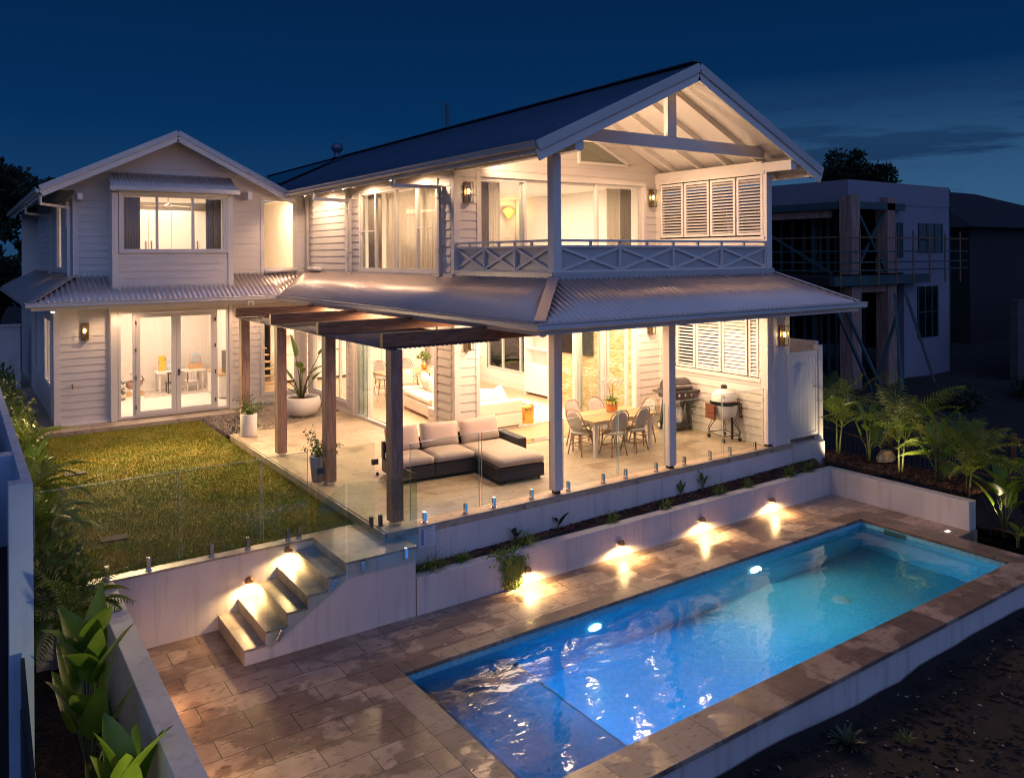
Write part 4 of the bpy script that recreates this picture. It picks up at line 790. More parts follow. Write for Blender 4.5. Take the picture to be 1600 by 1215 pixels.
for k, (x, y, z, tx, ty, tz, w_) in enumerate(((-6.45, -4.6, -.75, -6.9, -1.8, .5, 130), (7.0, -.35, -.45, 7.75, .3, .4, 34), (7.02, -2.0, -.45, 7.5, -1.2, .5, 80), (6.98, -3.3, -.85, 7.3, -3.2, -.2, 20))):  # added fill lights for the foliage, given small spike housings
    t = thing('spike_fill', 'small black added fill light on a spike, number'.replace(', number', '')+(' among the paddle leaved plants', ' in the bark near the side gate', ' in the bark behind the middle of the end wall', ' by the banana like plant')[k], 'fill light', (x, y, z)); MB().tube([(x, y, z-.3), (x, y, z-.03)], .012, 6).lathe([(0, -.04), (.03, -.04), (.035, .02), (0, .01)], (x, y, z), 12).build('housing', M['black'], t); spot('spike_fill_lamp', (x, y, z+.05), (tx, ty, tz), w_, 110, (1, .78, .45), .03, .8)
t = thing('flood_light', 'small housing of the added fill light under the long eave above the tall upstairs window', 'spotlight', (-.60, 6.3, 5.28)); MB().box(-.05, .05, -.03, .05, -.0, .09).build('housing', M['gutter'], t, local=True, bevel=.01)  # housing made up around the added eave fill spot
# ================================================================== GLASS FENCES
def spigot(b, x, y, z, rot=0):
    b.lathe([(0, .008), (.045, .008), (.045, 0)], (x, y, z), 14); b.box(x-.022, x+.022, y-.028, y-.008, z+.008, z+.15); b.box(x-.022, x+.022, y+.008, y+.028, z+.008, z+.15); b.box(x-.022, x+.022, y-.008, y+.008, z+.008, z+.05)
def gfence(lab, panes, spigs, axis='x'):
    t = thing('glass_fence', lab, 'glass fence', (panes[0][0], panes[0][2] if axis == 'x' else panes[0][1], 0), group='frameless glass pool fencing')
    for p in panes:
        if axis == 'x':
            a, b_, c, z0_, z1_ = p
            MB().box(a, b_, c-.0065, c+.0065, z1_, z1_+.004).box(a-.004, a, c-.0065, c+.0065, z0_, z1_+.004).box(b_, b_+.004, c-.0065, c+.0065, z0_, z1_+.004).build('polished_edge', M['edge'], t)
            MB().box(a, b_, c-.006, c+.006, z0_, z1_).build('glass_panel', M['poolglass'], t)
        else: c, a, b_, z0_, z1_ = p; MB().box(c-.006, c+.006, a, b_, z0_, z1_).build('glass_panel', M['poolglass'], t)
    for s_ in spigs: b = MB(); spigot(b, *s_); b.build('spigot', M['chrome'], t)
    return t
zt = 1.15
gfence('clear glass fence between the timber post and the first white column', [(-2.52, -1.38, .06, .06, zt), (-1.33, -.06, .06, .06, zt)], [(-1.62, .06, 0), (-1.12, .06, 0), (-.42, .06, 0), (-2.3, .06, 0)])
gfence('clear glass fence in front of the outdoor dining table', [(.22, 1.36, .06, .06, zt), (1.40, 2.49, .06, .06, zt)], [(.31, .06, 0), (1.05, .06, 0), (1.55, .06, 0), (2.27, .06, 0)])
gfence('clear glass fence in front of the white barbecue', [(2.77, 3.98, .06, .06, zt), (4.02, 5.2, .06, .06, zt)], [(2.97, .06, 0), (3.65, .06, 0), (4.2, .06, 0), (4.92, .06, 0)])
gfence('clear glass fence along the lawn above the retaining wall', [(-7.0, -5.42, .84, -.06, 1.05), (-5.38, -4.38, .84, -.06, 1.05), (-4.34, -3.72, .84, -.06, 1.05)], [(-6.25, .84, -.12), (-5.78, .84, -.12), (-5.02, .84, -.12), (-4.0, .84, -.12), (-3.85, .84, -.12), (-4.55, .84, -.12)])
t = thing('glass_gate', 'clear glass gate with square hinges between lawn and timber post', 'glass gate', (-2.95, .4, 0))
MB().box(-3.68, -3.68+.012, .80, .812, -.06, 1.05).box(-3.66, -2.80, .62, .632, -.05, 1.10).build('glass_panel', M['poolglass'], t)
for x in (-3.66, -2.84): MB().box(x, x+.09, .60, .65, .78, .86).build('hinge', M['grey'], t)
for x in (-3.0, -2.86): b = MB(); spigot(b, x, .32, 0); b.build('spigot', M['grey'], t)
t = thing('stair_glass', 'raked glass balustrade clamped to the side of the steps and landing', 'glass balustrade', (-3.5, -.4, -.9))
b = MB(); ya, yb = -.425, -.413
b.prism([(-4.70, -.90), (-4.66, -.92), (-3.70, -.34), (-3.70, .90), (-4.70, .30)], 'y', ya, yb); b.build('glass_panel', M['poolglass'], t)
MB().prism([(-3.66, -.32), (-2.67, -.32), (-2.67, .80), (-3.66, .90)], 'y', ya, yb).build('glass_panel', M['poolglass'], t)
MB().box(-2.675, -2.663, -.41, .03, -.20, .85).build('glass_panel', M['poolglass'], t)
for x, z, a in ((-4.547, -.79, .5), (-3.86, -.345, .5), (-3.46, -.21, 0), (-2.844, -.173, 0)):
    R = Matrix.Translation((x, -.41, z)) @ Matrix.Rotation(a, 4, 'Y'); MB().box(-.028, .028, -.035, .025, -.07, .07, R).build('clamp', M['chrome'], t, bevel=.01)
# pool safety notice
t = thing('pool_sign', 'small white notice with a column of blue pictures on the rendered wall', 'sign', (-2.3, -.03, -.3))
MB().box(-2.44, -2.18, -.036, -.03, -.31, -.03).build('board', mat('sign_white', (.62, .62, .66), .4), t)
b = MB()
for k in range(7): z = -.275+k*.031; b.prism([(-2.415, z), (-2.365, z+.004), (-2.355, z+.02), (-2.405, z+.018)], 'y', -.038, -.0365)
b.build('pictogram', mat('sign_blue', (.01, .05, .30), .5), t); b = MB()
for k in range(8): z = -.275+k*.028; b.box(-2.33, -2.21-.02*(k % 3), -.038, -.0365, z, z+.006)
b.box(-2.40, -2.23, -.038, -.0365, -.055, -.044); b.build('text_line', mat('sign_text', (.25, .27, .36), .5), t)
t = thing('garden_tap', 'small brass tap on the weatherboards of the left wing', 'tap', (-5.57, 10.8, .8)); MB().tube([(-5.57, 10.84, .86), (-5.57, 10.74, .86), (-5.57, 10.73, .80)], .014, 8).build('spout', M['bronze'], t, smooth=True); MB().box(-5.60, -5.54, 10.76, 10.78, .89, .90).box(-5.575, -5.565, 10.765, 10.775, .86, .89).build('tap_handle', M['bronze'], t)
# side gate and screen
t = thing('side_gate', 'white panelled side gate beside the corner pier', 'gate', (6.5, .1, 0))
b = MB()
for k in range(11): x = 6.06+k*.088; b.box(x, x+.084, .17, .19, .02, 1.68)
b.build('board_panel', M['trim'], t); MB().box(6.0, 6.06, .15, .21, 0, 1.76).box(7.02, 7.08, .15, .21, 0, 1.76).box(6.06, 7.02, .152, .208, 1.68, 1.76).box(6.06, 7.02, .152, .208, 0, .07).build('gate_frame', M['trim'], t, bevel=.004)
t = thing('boundary_screen', 'pale solid screen wall rising behind the white side gate', 'screen wall', (6.7, 1.0, 0)); MB().box(7.24, 7.34, .3, 1.6, -.3, 1.92).box(6.0, 7.34, 1.6, 1.7, -.3, 1.92).build('wall', M['render'], t); MB().box(7.10, 7.22, .12, .26, -.3, 1.86).build('post', M['trim'], t)
# ================================================================== FURNITURE
# outdoor lounge
t = thing('outdoor_sofa', 'charcoal wicker corner lounge with taupe cushions facing the pool', 'outdoor sofa', (.62, 2.58, 0), -.09)
def cush(b, x0, x1, y0, y1, z0, z1, puff=.02, n=8, M4=None):
    """soft box: pillow-like top with rounded edges"""
    vs = []; fs = []
    def S(u): return 1-abs(2*u-1)**5
    for side in (1, -1):
        for j in range(n+1):
            for i in range(n+1):
                u, v = i/n, j/n; k = min(S(u), S(v)); e_ = (z1-z0)/2; z = (z0+z1)/2+side*e_*(.72+.28*k)+side*puff*S(u)*S(v)
                ins = .012*(1-k); x = x0+ins+(x1-x0-2*ins)*u; y = y0+ins+(y1-y0-2*ins)*v; p = Vector((x, y, z)); vs.append(M4 @ p if M4 else p)
    m_ = (n+1)**2
    for j in range(n):
        for i in range(n): a = j*(n+1)+i; fs += [(a, a+1, a+n+2, a+n+1), (m_+a+n+1, m_+a+n+2, m_+a+1, m_+a)]
    ring = [i for i in range(n+1)]+[(j+1)*(n+1)-1 for j in range(1, n+1)]+[n*(n+1)+i for i in range(n-1, -1, -1)]+[j*(n+1) for j in range(n-1, 0, -1)]
    for a, c in zip(ring, ring[1:]+ring[:1]): fs.append((a, m_+a, m_+c, c))
    b.add(vs, fs); return b
for x0, x1, y0 in ((-2.30, -1.66, -.86), (-1.655, -.90, -.86), (-.895, -.02, -1.72)):
    MB().box(x0, x1, y0, -.02, .05, .27).build('wicker_base', M['wicker'], t, local=True, bevel=.01)
    MB().box(x0, x1, -.10, .0, .27, .56).build('wicker_back', M['wicker'], t, local=True, bevel=.01)
    cush(MB(), x0+.005, x1-.005, y0-.02, -.14, .272, .40, .022).build('seat_cushion', M['cushion'], t, local=True, smooth=True)
    Rm = Matrix.Translation(((x0+x1)/2, -.18, .60)) @ Matrix.Rotation(radians(72), 4, 'X') @ Matrix.Rotation(random.uniform(-.06, .06), 4, 'Z'); hw_ = (x1-x0)/2-.02
    cush(MB(), -hw_ if x1 < -.5 else -.40, hw_ if x1 < -.5 else .36, -.22, .22, -.07, .07, .05, M4=Rm).build('back_cushion', M['cushion'], t, local=True, smooth=True)
MB().box(-.02, .14, -.86, 0, .05, .50).build('armrest', M['wicker'], t, local=True, bevel=.01)
for x, y in ((-2.4, -.8), (-2.4, -.08), (-.1, -1.66), (.06, -.08), (-.8, -1.66)): MB().box(x-.02, x+.02, y-.02, y+.02, 0, .05).build('foot', M['black'], t, local=True)
# outdoor dining table
t = thing('dining_table', 'oak topped dining table with white legs on the patio', 'dining table', (2.72, 1.72, 0), -.02)
MB().box(-.80, .80, -.45, .45, .66, .695).build('tabletop', M['oak'], t, local=True, bevel=.004); MB().box(-.68, .68, -.36, -.34, .59, .66).box(-.68, .68, .34, .36, .59, .66).box(-.70, -.68, -.36, .36, .59, .66).box(.68, .70, -.36, .36, .59, .66).build('apron', M['white'], t, local=True)
for x in (-.69, .69):
    for y in (-.35, .35): MB().add([(x+a*r, y+b_*r, z) for z, r in ((0, .024), (.66, .038)) for a, b_ in ((-1, -1), (1, -1), (1, 1), (-1, 1))], ((3, 2, 1, 0), (4, 5, 6, 7), (0, 1, 5, 4), (1, 2, 6, 5), (2, 3, 7, 6), (3, 0, 4, 7))).build('leg', M['white'], t, local=True)
def chair(name, lab, loc, rz, fr, wv, group, S_=.9):
    t = thing(name, lab, 'chair', loc, rz, group)
    b = MB(); b.lathe([(0, .435), (.19, .435), (.205, .42), (.19, .40), (0, .40)], (0, 0, 0), 20, 1, 1.0); b.build('seat', M[wv], t, local=True, smooth=True)
    # back hoop: from rear legs up round the top (back is at -Y)
    hoop = [(-.19, .02, .40), (-.205, -.10, .52), (-.215, -.17, .66), (-.19, -.215, .78), (-.12, -.24, .86), (0, -.25, .885), (.12, -.24, .86), (.19, -.215, .78), (.215, -.17, .66), (.205, -.10, .52), (.19, .02, .40)]
    MB().tube(hoop, .013, 6).build('back_frame', M[fr], t, local=True, smooth=True)
    n, vs = 8, []
    for i in range(n+1):
        u = -1+2*i/n
        for j in range(6):
            v = j/5; top = .865-.10*u*u; z = .47+(top-.47)*v; vs.append((u*(.165-.0*v)*(1-.12*(v > .9)), -.13-.10*v-.03*(1-u*u), z))
    MB().add(vs, [(i*6+j, (i+1)*6+j, (i+1)*6+j+1, i*6+j+1) for i in range(n) for j in range(5)]).build('backrest', M[wv], t, local=True, smooth=True, solid=.012)
    for x, y in ((-.15, .13), (.15, .13), (-.13, -.13), (.13, -.13)): MB().tube([(x, y, .42), (x*1.15, y*1.2, .2), (x*1.35, y*1.45, 0)], .013, 6).build('leg', M[fr], t, local=True, smooth=True)
    b = MB(); b.tube([(-.17, .155, .18), (.17, .155, .18), (.15, -.155, .18), (-.15, -.155, .18), (-.17, .155, .18)], .009, 5)
    for a in range(4):
        c_, s__ = cos(a*pi/2+pi/4), sin(a*pi/2+pi/4); b.tube([(c_*.23, s__*.22, .18), (c_*.17, s__*.17, .31), (c_*.08, s__*.08, .40)], .008, 5)
    b.build('stretcher', M[fr], t, local=True, smooth=True); return t
g_ = 'bistro chairs round the patio table'
c0 = chair('bistro_chair', 'grey woven bistro chair at the left head of the patio table', (2.02, 1.78, 0), -1.45, 'cane', 'weave', g_); index_kids(c0)
for loc, rz, lab in (((2.46, 1.36, 0), -.12, 'grey woven bistro chair on the pool side, in front of the white table leg'), ((3.02, 1.38, 0), .12, 'grey woven bistro chair on the pool side, nearer the grill'),
    ((2.40, 2.30, 0), pi+.1, 'grey woven bistro chair on the house side of the patio table, farther from the grill'), ((2.98, 2.32, 0), pi-.05, 'grey woven bistro chair on the house side, behind the gold plant pot'), ((3.62, 1.78, 0), 1.6, 'grey woven bistro chair at the table end facing away from the grill')):
    copy_tree(c0, None, loc, rz, lab)
# orchid
t = thing('orchid', 'white orchid in a copper coloured pot on the patio table', 'potted orchid', (2.86, 1.86, .695))
MB().lathe([(0, .0), (.10, 0), (.115, .03), (.12, .12), (.112, .21), (.10, .215), (.095, .19), (0, .19)], (0, 0, 0), 22).build('pot', M['copper'], t, local=True, smooth=True)
# ---- white ceramic barbecue
t = thing('ceramic_barbecue', 'white egg shaped barbecue on a wheeled stand with red timber side shelves', 'barbecue', (5.13, .98, 0), -.3)
MB().lathe([(0, .40), (.13, .40), (.20, .44), (.255, .54), (.27, .66), (.272, .74)], (0, 0, 0), 32).build('body', M['ceramic'], t, local=True, smooth=True)
MB().lathe([(.272, .77), (.262, .86), (.225, .95), (.16, 1.01), (.08, 1.035), (0, 1.04)], (0, 0, 0), 32).build('lid', M['ceramic'], t, local=True, smooth=True)
b = MB()
for z in (.735, .785): b.lathe([(.273, z-.012), (.282, z-.012), (.282, z+.012), (.27, z+.012)], (0, 0, 0), 32)
b.build('steel_band', M['black'], t, local=True); MB().cyl((0, 0, 1.03), .065, .07, 18).cyl((0, 0, 1.10), .05, .012, 18).build('vent_cap', M['grey'], t, local=True)
MB().tube([(-.14, -.25, .80), (-.15, -.33, .81), (.15, -.33, .81), (.14, -.25, .80)], .012).build('handle', M['acacia'], t, local=True); MB().lathe([(0, 0), (.025, .0), (.025, .012), (0, .014)], (-.12, -.20, .90), 12).build('temperature_gauge', M['chrome'], t, local=True)
for sg in (-1, 1):
    b = MB()
    for k in range(5): b.box(sg*.30, sg*.335, -.17+.0*k, .17, .44+k*.062, .49+k*.062)
    b.box(sg*.29, sg*.298, -.12, -.10, .44, .74); b.box(sg*.29, sg*.298, .10, .12, .44, .74); b.build('side_shelf', M['acacia'], t, local=True)
b = MB(); R3 = [(.33*cos(a), .33*sin(a)) for a in (-2.2, -.95, .95, 2.2)]
for i, (x, y) in enumerate(R3):
    b.tube([(x*.5, y*.5, .42), (x*.95, y*.95, .20), (x, y, .10)], .010, 6); b.tube([(x*.7, y*.7, .42), (x*1.05, y*1.05, .20), (x, y, .10)], .007, 5)
b.tube([(x, y, .12) for x, y in R3+R3[:1]], .009, 5); b.build('stand', M['black'], t, local=True)
MB().box(-.02, .02, -.30, -.27, .06, .50).build('stand_post', M['black'], t, local=True)
for x, y in R3: MB().tube([(x-.018, y, .045), (x+.018, y, .045)], .045, 14).build('caster', M['black'], t, local=True, smooth=True)
# ---- gas grill
t = thing('gas_grill', 'dark grey hooded gas grill on a two wheeled cart against the weatherboards', 'grill', (5.0, 2.18, 0), -.25); t.scale = (.92, 1.1, 1.15)
b = MB(); ns = 12
prof = [(.30*cos(pi*k/ns)*1.0, .19*sin(pi*k/ns)) for k in range(ns+1)]
b.prism([(y*.85, .78+z) for y, z in prof], 'x', -.28, .28); b.build('hood', M['grey'], t, local=True, smooth=False, bevel=.03)
MB().prism([(-.28, .60), (.26, .60), (.28, .775), (-.30, .775)], 'x', -.30, .30).build('firebox', M['grey'], t, local=True, bevel=.02)
MB().tube([(-.2, -.27, .87), (-.2, -.32, .87), (.2, -.32, .87), (.2, -.27, .87)], .012).build('hood_handle', M['chrome'], t, local=True)
for x in (-.16, 0, .16): MB().tube([(x, -.29, .70), (x, -.33, .70)], .026, 14).build('control_knob', M['chrome'], t, local=True)
MB().box(-.50, -.31, -.22, .2, .72, .755).build('side_table', M['grey'], t, local=True, bevel=.01); MB().box(.31, .50, -.22, .2, .72, .755).build('side_table', M['grey'], t, local=True, bevel=.01)
for x in (-.25, .25): MB().prism([(-.22, 0.03), (-.14, .03), (.0, .60), (.22, .05), (.26, .09), (.12, .62), (-.12, .62)], 'x', x-.025, x+.025).build('leg', M['grey'], t, local=True)
MB().box(-.25, .25, -.2, .2, .10, .13).build('cart_shelf', M['grey'], t, local=True); MB().lathe([(0, 0), (.10, .0), (.12, .03), (.12, .26), (.08, .32), (.03, .34), (0, .34)], (.02, 0, .13), 18).build('gas_bottle', M['ceramic'], t, local=True, smooth=True)
for x in (-.29, .29): MB().tube([(x-.02, .22, .075), (x+.02, .22, .075)], .075, 18).build('wheel', M['black'], t, local=True); MB().tube([(x-.023, .22, .075), (x+.023, .22, .075)], .05, 14).build('wheel_rim', M['pot'], t, local=True)
# ================================================================== INTERIOR OF THE LIVING ROOM
def sofa(name, lab, loc, rz, L_):
    t = thing(name, lab, 'sofa', loc, rz)
    MB().box(-L_/2, L_/2, -.45, .45, .06, .34).build('base', M['cream'], t, local=True, bevel=.03); MB().box(-L_/2, L_/2, -.45, -.23, .34, .62).build('backrest', M['cream'], t, local=True, bevel=.04)
    for s_ in (-1, 1): MB().box(s_*L_/2-s_*.18, s_*L_/2, -.23, .45, .34, .52).build('armrest', M['cream'], t, local=True, bevel=.03)
    for k in range(2):
        w_ = (L_-.36)/2; x0 = -L_/2+.18+k*w_; cush(MB(), x0, x0+w_-.01, -.22, .46, .35, .47, .02).build('seat_cushion', M['cream'], t, local=True, smooth=True)
    for x, a, y in ((-L_*.3, .25, .0), (L_*.28, -.35, .02), (L_*.12, .1, .05)): cush(MB(), -.22, .22, -.22, .22, -.06, .06, .06, M4=Matrix.Translation((x, y-.08, .64)) @ Matrix.Rotation(a, 4, 'Y') @ Matrix.Rotation(radians(68), 4, 'X')).build('cushion', M['cream'], t, local=True, smooth=True)
    for x in (-L_/2+.08, L_/2-.08):
        for y in (-.38, .38): MB().cyl((x, y, 0), .02, .06, 8).build('foot', M['oak'], t, local=True)
sofa('sofa', 'cream sofa seen from its back through the open doors beside the gold stool', (1.55, 4.82, 0), 0, 1.9); sofa('sofa', 'cream sofa seen end on behind the weatherboard pier', (1.7, 6.95, 0), 1.45, 2.0)
MB().lathe([(0, 0), (.15, 0), (.17, .04), (.172, .36), (.16, .42), (0, .43)], (2.78, 4.62, .004), 24).build('side_stool', M['gold'], label='hammered gold drum stool on the shaggy rug', cat='stool', smooth=True)
b = MB().box(1.4, 4.5, 4.45, 7.2, .002, .03); b.build('rug', M['rugmat'], label='shaggy cream rug on the living room floor', cat='rug', bevel=.01)
def wood_table(loc, rz, L_=1.9, Wd=.9):
    t = thing('trestle_table', 'oak trestle table in the indoor dining area', 'dining table', loc, rz)
    MB().box(-L_/2, L_/2, -Wd/2, Wd/2, .64, .69).build('tabletop', M['oak'], t, local=True, bevel=.005)
    for x in (-L_*.3, L_*.3): MB().beam((x, -.3, .03), (x, .18, .64), .09, .06).beam((x+.061, .3, .03), (x+.061, -.18, .64), .06, .06).box(x-.04, x+.10, -.36, .36, 0, .06).build('trestle', M['oak'], t, local=True)
wood_table((2.35, 9.35, 0), .0)
g2 = 'white framed chairs round the indoor table'
d0 = chair('dining_chair', 'white framed chair at the near left of the indoor table', (1.75, 8.6, 0), 0, 'white', 'cream', g2); index_kids(d0)
for loc, rz, lab in (((2.6, 8.65, 0), 0, 'white framed chair at the near right of the indoor table'), ((1.1, 9.4, 0), -1.57, 'white framed chair at the left end of the indoor table'), ((3.6, 9.4, 0), 1.57, 'white framed chair at the right end of the indoor table')): copy_tree(d0, None, loc, rz, lab)
e0 = chair('cane_chair', 'brown cane armchair beyond the indoor table, left one', (1.9, 10.2, 0), pi, 'cane', 'weave', 'cane chairs beyond the indoor table'); index_kids(e0); copy_tree(e0, None, (2.75, 10.2, 0), pi+.1, 'brown cane armchair beyond the indoor table, right one')
t = thing('vase_of_flowers', 'gold vase with green stems on the indoor table', 'vase', (2.75, 9.35, .69)); MB().lathe([(0, 0), (.06, 0), (.09, .08), (.06, .18), (.05, .2)], (0, 0, 0), 16).build('vase', M['gold'], t, local=True, smooth=True)
VASE = t
t = thing('kitchen_cabinets', 'row of white kitchen cupboards along the far wall indoors', 'cabinets', (2.7, 13.9, 0)); 
for k in range(6): x = .3+k*.8; MB().box(x, x+.785, 13.6, 14.18, .08, .86).build('cupboard_door', M['white'], t, bevel=.006); MB().box(x, x+.785, 13.85, 14.18, 1.4, 2.5).build('wall_cupboard', M['white'], t, bevel=.006)
MB().box(.28, 5.1, 13.58, 14.19, .86, .90).build('benchtop', M['ceramic'], t)
t = thing('alcove_shelves', 'white built-in shelves and cupboard left of the stone wall', 'shelving', (5.1, 7.3, 0)); MB().box(4.98, 5.28, 6.75, 7.75, .08, .85).build('cupboard', M['white'], t, bevel=.005)
for z in (1.25, 1.65, 2.05, 2.42): MB().box(5.02, 5.28, 6.75, 7.75, z, z+.03).build('shelf', M['white'], t)
MB().box(5.0, 5.28, 6.70, 6.75, 0, 2.72).box(5.0, 5.28, 7.75, 7.80, 0, 2.72).build('side_panel', M['white'], t); area('shelf_light', (5.1, 7.25, 2.38), .1, .8, 3, WHITE)
MB().box(5.14, 5.285, 3.3, 6.70, 0, 2.735).build('stone_wall', M['stone'], label='golden split stone feature wall in the living room', cat='feature wall')
MB().box(5.07, 5.135, 5.05, 6.35, 1.28, 2.05).build('television', M['black_tv'], label='black television hung on the stone wall', cat='television', bevel=.005)
trim((5.25, 5.287, 3.17, 14.2, 0, .14), (.12, 5.25, 14.18, 14.198, 0, .14), name='skirting')
t = thing('potted_palm', 'small indoor palm in the corner by the garden windows', 'indoor plant', (4.8, 10.8, 0)); MB().lathe([(0, 0), (.13, 0), (.16, .3), (.14, .3), (.13, .26), (0, .26)], (0, 0, 0), 16).build('pot', M['pot'], t, local=True, smooth=True); INPALM = t
t = thing('bedside_lamp', 'fan shaped yellow wall light glowing in the upstairs bedroom', 'lamp', (5.0, 8.45, 4.75)); b = MB(); fan = [(0, -.12)]+[(.22*sin(a), .14*cos(a)+.08) for a in [(-1.25+2.5*k/12) for k in range(13)]]
b.prism([(5.0+x, 4.90+z) for x, z in fan], 'y', 8.50, 8.52); b.build('lamp_shade', mat('shell_shade', (.75, .42, .10), .6), t); point('bedside_bulb', (5.0, 8.38, 5.02), 9, (1, .6, .2), .05)
t = thing('bed', 'bed with a padded headboard against the upstairs bedroom wall', 'bed', (4.5, 7.6, 3.1)); MB().box(3.8, 5.2, 8.45, 8.59, 3.1, 4.35).build('headboard', M['cream'], t, bevel=.05); cush(MB(), 3.8, 5.2, 6.5, 8.44, 3.3, 3.75, .03).build('mattress', M['cream'], t, smooth=True); MB().box(3.82, 5.18, 6.52, 8.42, 3.1, 3.3).build('bed_base', M['cream'], t)
t = thing('wardrobe', 'tall white wardrobe with brass bar handles in the wing bedroom', 'wardrobe', (-3.4, 14.2, 3.05))
for k in range(6):
    x = -5.2+k*.61; MB().box(x, x+.60, 13.9, 14.45, 3.1, 5.1).build('wardrobe_door', M['white'], t, bevel=.008); hx = x+.53 if k % 2 == 0 else x+.06; MB().box(hx, hx+.02, 13.87, 13.895, 3.9, 4.25).build('handle', M['bronze'], t)
t = thing('ceiling_fan', 'white three bladed fan under the wing bedroom ceiling', 'ceiling fan', (-3.2, 12.2, 5.1)); MB().cyl((-3.2, 12.2, 5.16), .02, .17, 10).lathe([(0, .0), (.09, .02), (.09, .07), (0, .09)], (-3.2, 12.2, 5.09), 16).build('motor', M['white'], t, smooth=True)
for k in range(3): R = Matrix.Translation((-3.2, 12.2, 5.13)) @ Matrix.Rotation(k*2.094+.4, 4, 'Z') @ Matrix.Rotation(.15, 4, 'X'); MB().box(.08, .62, -.055, .055, -.006, .006, R).build('blade', M['oak'], t, bevel=.004)
# ---- playroom
t = thing('play_table', 'low white childrens table in the playroom', 'table', (-2.6, 14.3, 0)); MB().box(-3.15, -1.85+.0, 14.0, 14.6, .52, .56).build('tabletop', M['white'], t)
for x in (-3.1, -1.95):
    for y in (14.04, 14.52): MB().box(x, x+.05, y, y+.05, 0, .52).build('leg', M['white'], t)
def kid(lab, x, y, m, nm='small_chair'):
    t = thing(nm, lab, 'chair', (x, y, 0), pi, group='small slatted chairs in the playroom'); MB().box(-.17, .17, -.16, .16, .28, .31).build('seat', m, t, local=True)
    b = MB(); b.box(-.17, .17, .14, .165, .56, .60)
    for k in range(5): b.box(-.155+k*.07, -.13+k*.07, .145, .16, .31, .56)
    b.build('backrest', m, t, local=True)
    for sx in (-.155, .125):
        for sy in (-.15, .13): MB().box(sx, sx+.03, sy, sy+.03, 0, .28 if sy < 0 else .60).build('leg', m, t, local=True)
def kid2(*a): kid(*a)
kid('small grey slatted chair at the play table', -2.78, 13.85, M['grey']); kid('small white slatted chair at the play table', -2.28, 13.85, M['white'])
MB().box(-3.55, -1.75, 13.4, 14.7, .002, .012).build('rug', M['playrug'], label='grey and white checked rug under the play table', cat='rug')
MB().box(-3.02, -2.84, 14.45, 14.5, .56, .98).build('play_board', M['yellow'], label='yellow and black picture card standing on the play table', cat='picture card'); MB().box(-2.80, -2.42, 14.45, 14.5, .56, .95).build('play_board', M['paleblue'], label='pale blue picture card on the play table beside the yellow one', cat='picture card')
t = thing('toy_box', 'tan card box full of toys on the play table', 'box', (-2.0, 14.4, .56)); MB().box(-2.22, -1.86, 14.3, 14.5, .56, .72).build('carton', M['kraft'], t); cush(MB(), -2.2, -1.88, 14.32, 14.48, .70, .95, .04).build('soft_toy', mat('toy_cloth', (.60, .40, .38), .8, vscale=14, col2=(.35, .50, .58), vlo=.48, vhi=.52), t, smooth=True)
t = thing('sideboard', 'white sideboard with a wooden top against the playroom side wall', 'sideboard', (-1.75, 12.6, 0)); MB().box(-1.97, -1.56, 12.0, 13.3, .03, .62).build('body', M['white'], t, bevel=.005); MB().box(-2.0, -1.555, 11.97, 13.33, .62, .66).build('tabletop', M['oak'], t)
for y in (12.05, 12.68): MB().box(-1.985, -1.971, y, y+.57, .08, .58).build('cupboard_door', M['white'], t, bevel=.004)
MB().box(-1.80, -1.62, 12.1, 12.5, .66, 1.25).build('dolls_house', M['grey'], label='dark grey play kitchen box standing on the sideboard', cat='toy', bevel=.01)
t = thing('play_shelf', 'white toy kitchen with shelves and coloured bottles in the playroom', 'shelf', (-4.55, 14.3, 0)); MB().box(-4.9, -4.2, 14.2, 14.6, 0, .62).box(-4.9, -4.2, 14.55, 14.6, .62, 1.05).build('body', M['white'], t)
MB().box(-4.9, -4.2, 14.35, 14.55, .98, 1.01).box(-4.9, -4.2, 14.35, 14.55, .74, .765).build('shelf', M['white'], t)
for k, cc in enumerate(((.6, .1, .05), (.6, .45, .08), (.1, .35, .1), (.05, .25, .1), (.6, .5, .4))): MB().cyl((-4.78+k*.12, 14.45, 1.01), .022, .12, 8, .012).build('toy_bottle', mat('toy_colour', cc, .5), t)
for k in range(4): MB().cyl((-4.8+k*.15, 14.45, .765), .03, .05, 8).build('toy_cup', M['gold'], t)
for k, z in enumerate((.0, .27)): cush(MB(), -4.95, -4.05+.0*k, 13.3, 13.95, z, z+.26, .03).build('floor_cushion', M['pattern'], label='leaf print floor cushion in the playroom, %s of the pair' % ('bottom' if k == 0 else 'top'), cat='cushion', group='floor cushions in the playroom', smooth=True)
t = thing('toy_pram', 'dusty pink toy pram beside the floor cushions', 'toy pram', (-3.75, 14.0, 0)); b = MB(); b.lathe([(0, 0), (.12, .0), (.19, .1), (.2, .2)], (-3.75, 14.0, .2), 14, 1.2, .8); b.build('basket', M['pink'], t, smooth=True)
b = MB(); b.add([(-3.75+.24*cos(a)*s_, 14.0-.15+.3*u, .4+.2*sin(a)) for u in (0, 1) for a in [pi*k/8*.6 for k in range(9)] for s_ in (1,)], [(k, k+1, k+10, k+9) for k in range(8)]); b.build('hood', M['pink'], t, solid=.01)
for x in (-3.9, -3.6): MB().tube([(x, 13.86, .08), (x, 13.88, .08)], .08, 12).build('wheel', M['kraft'], t)
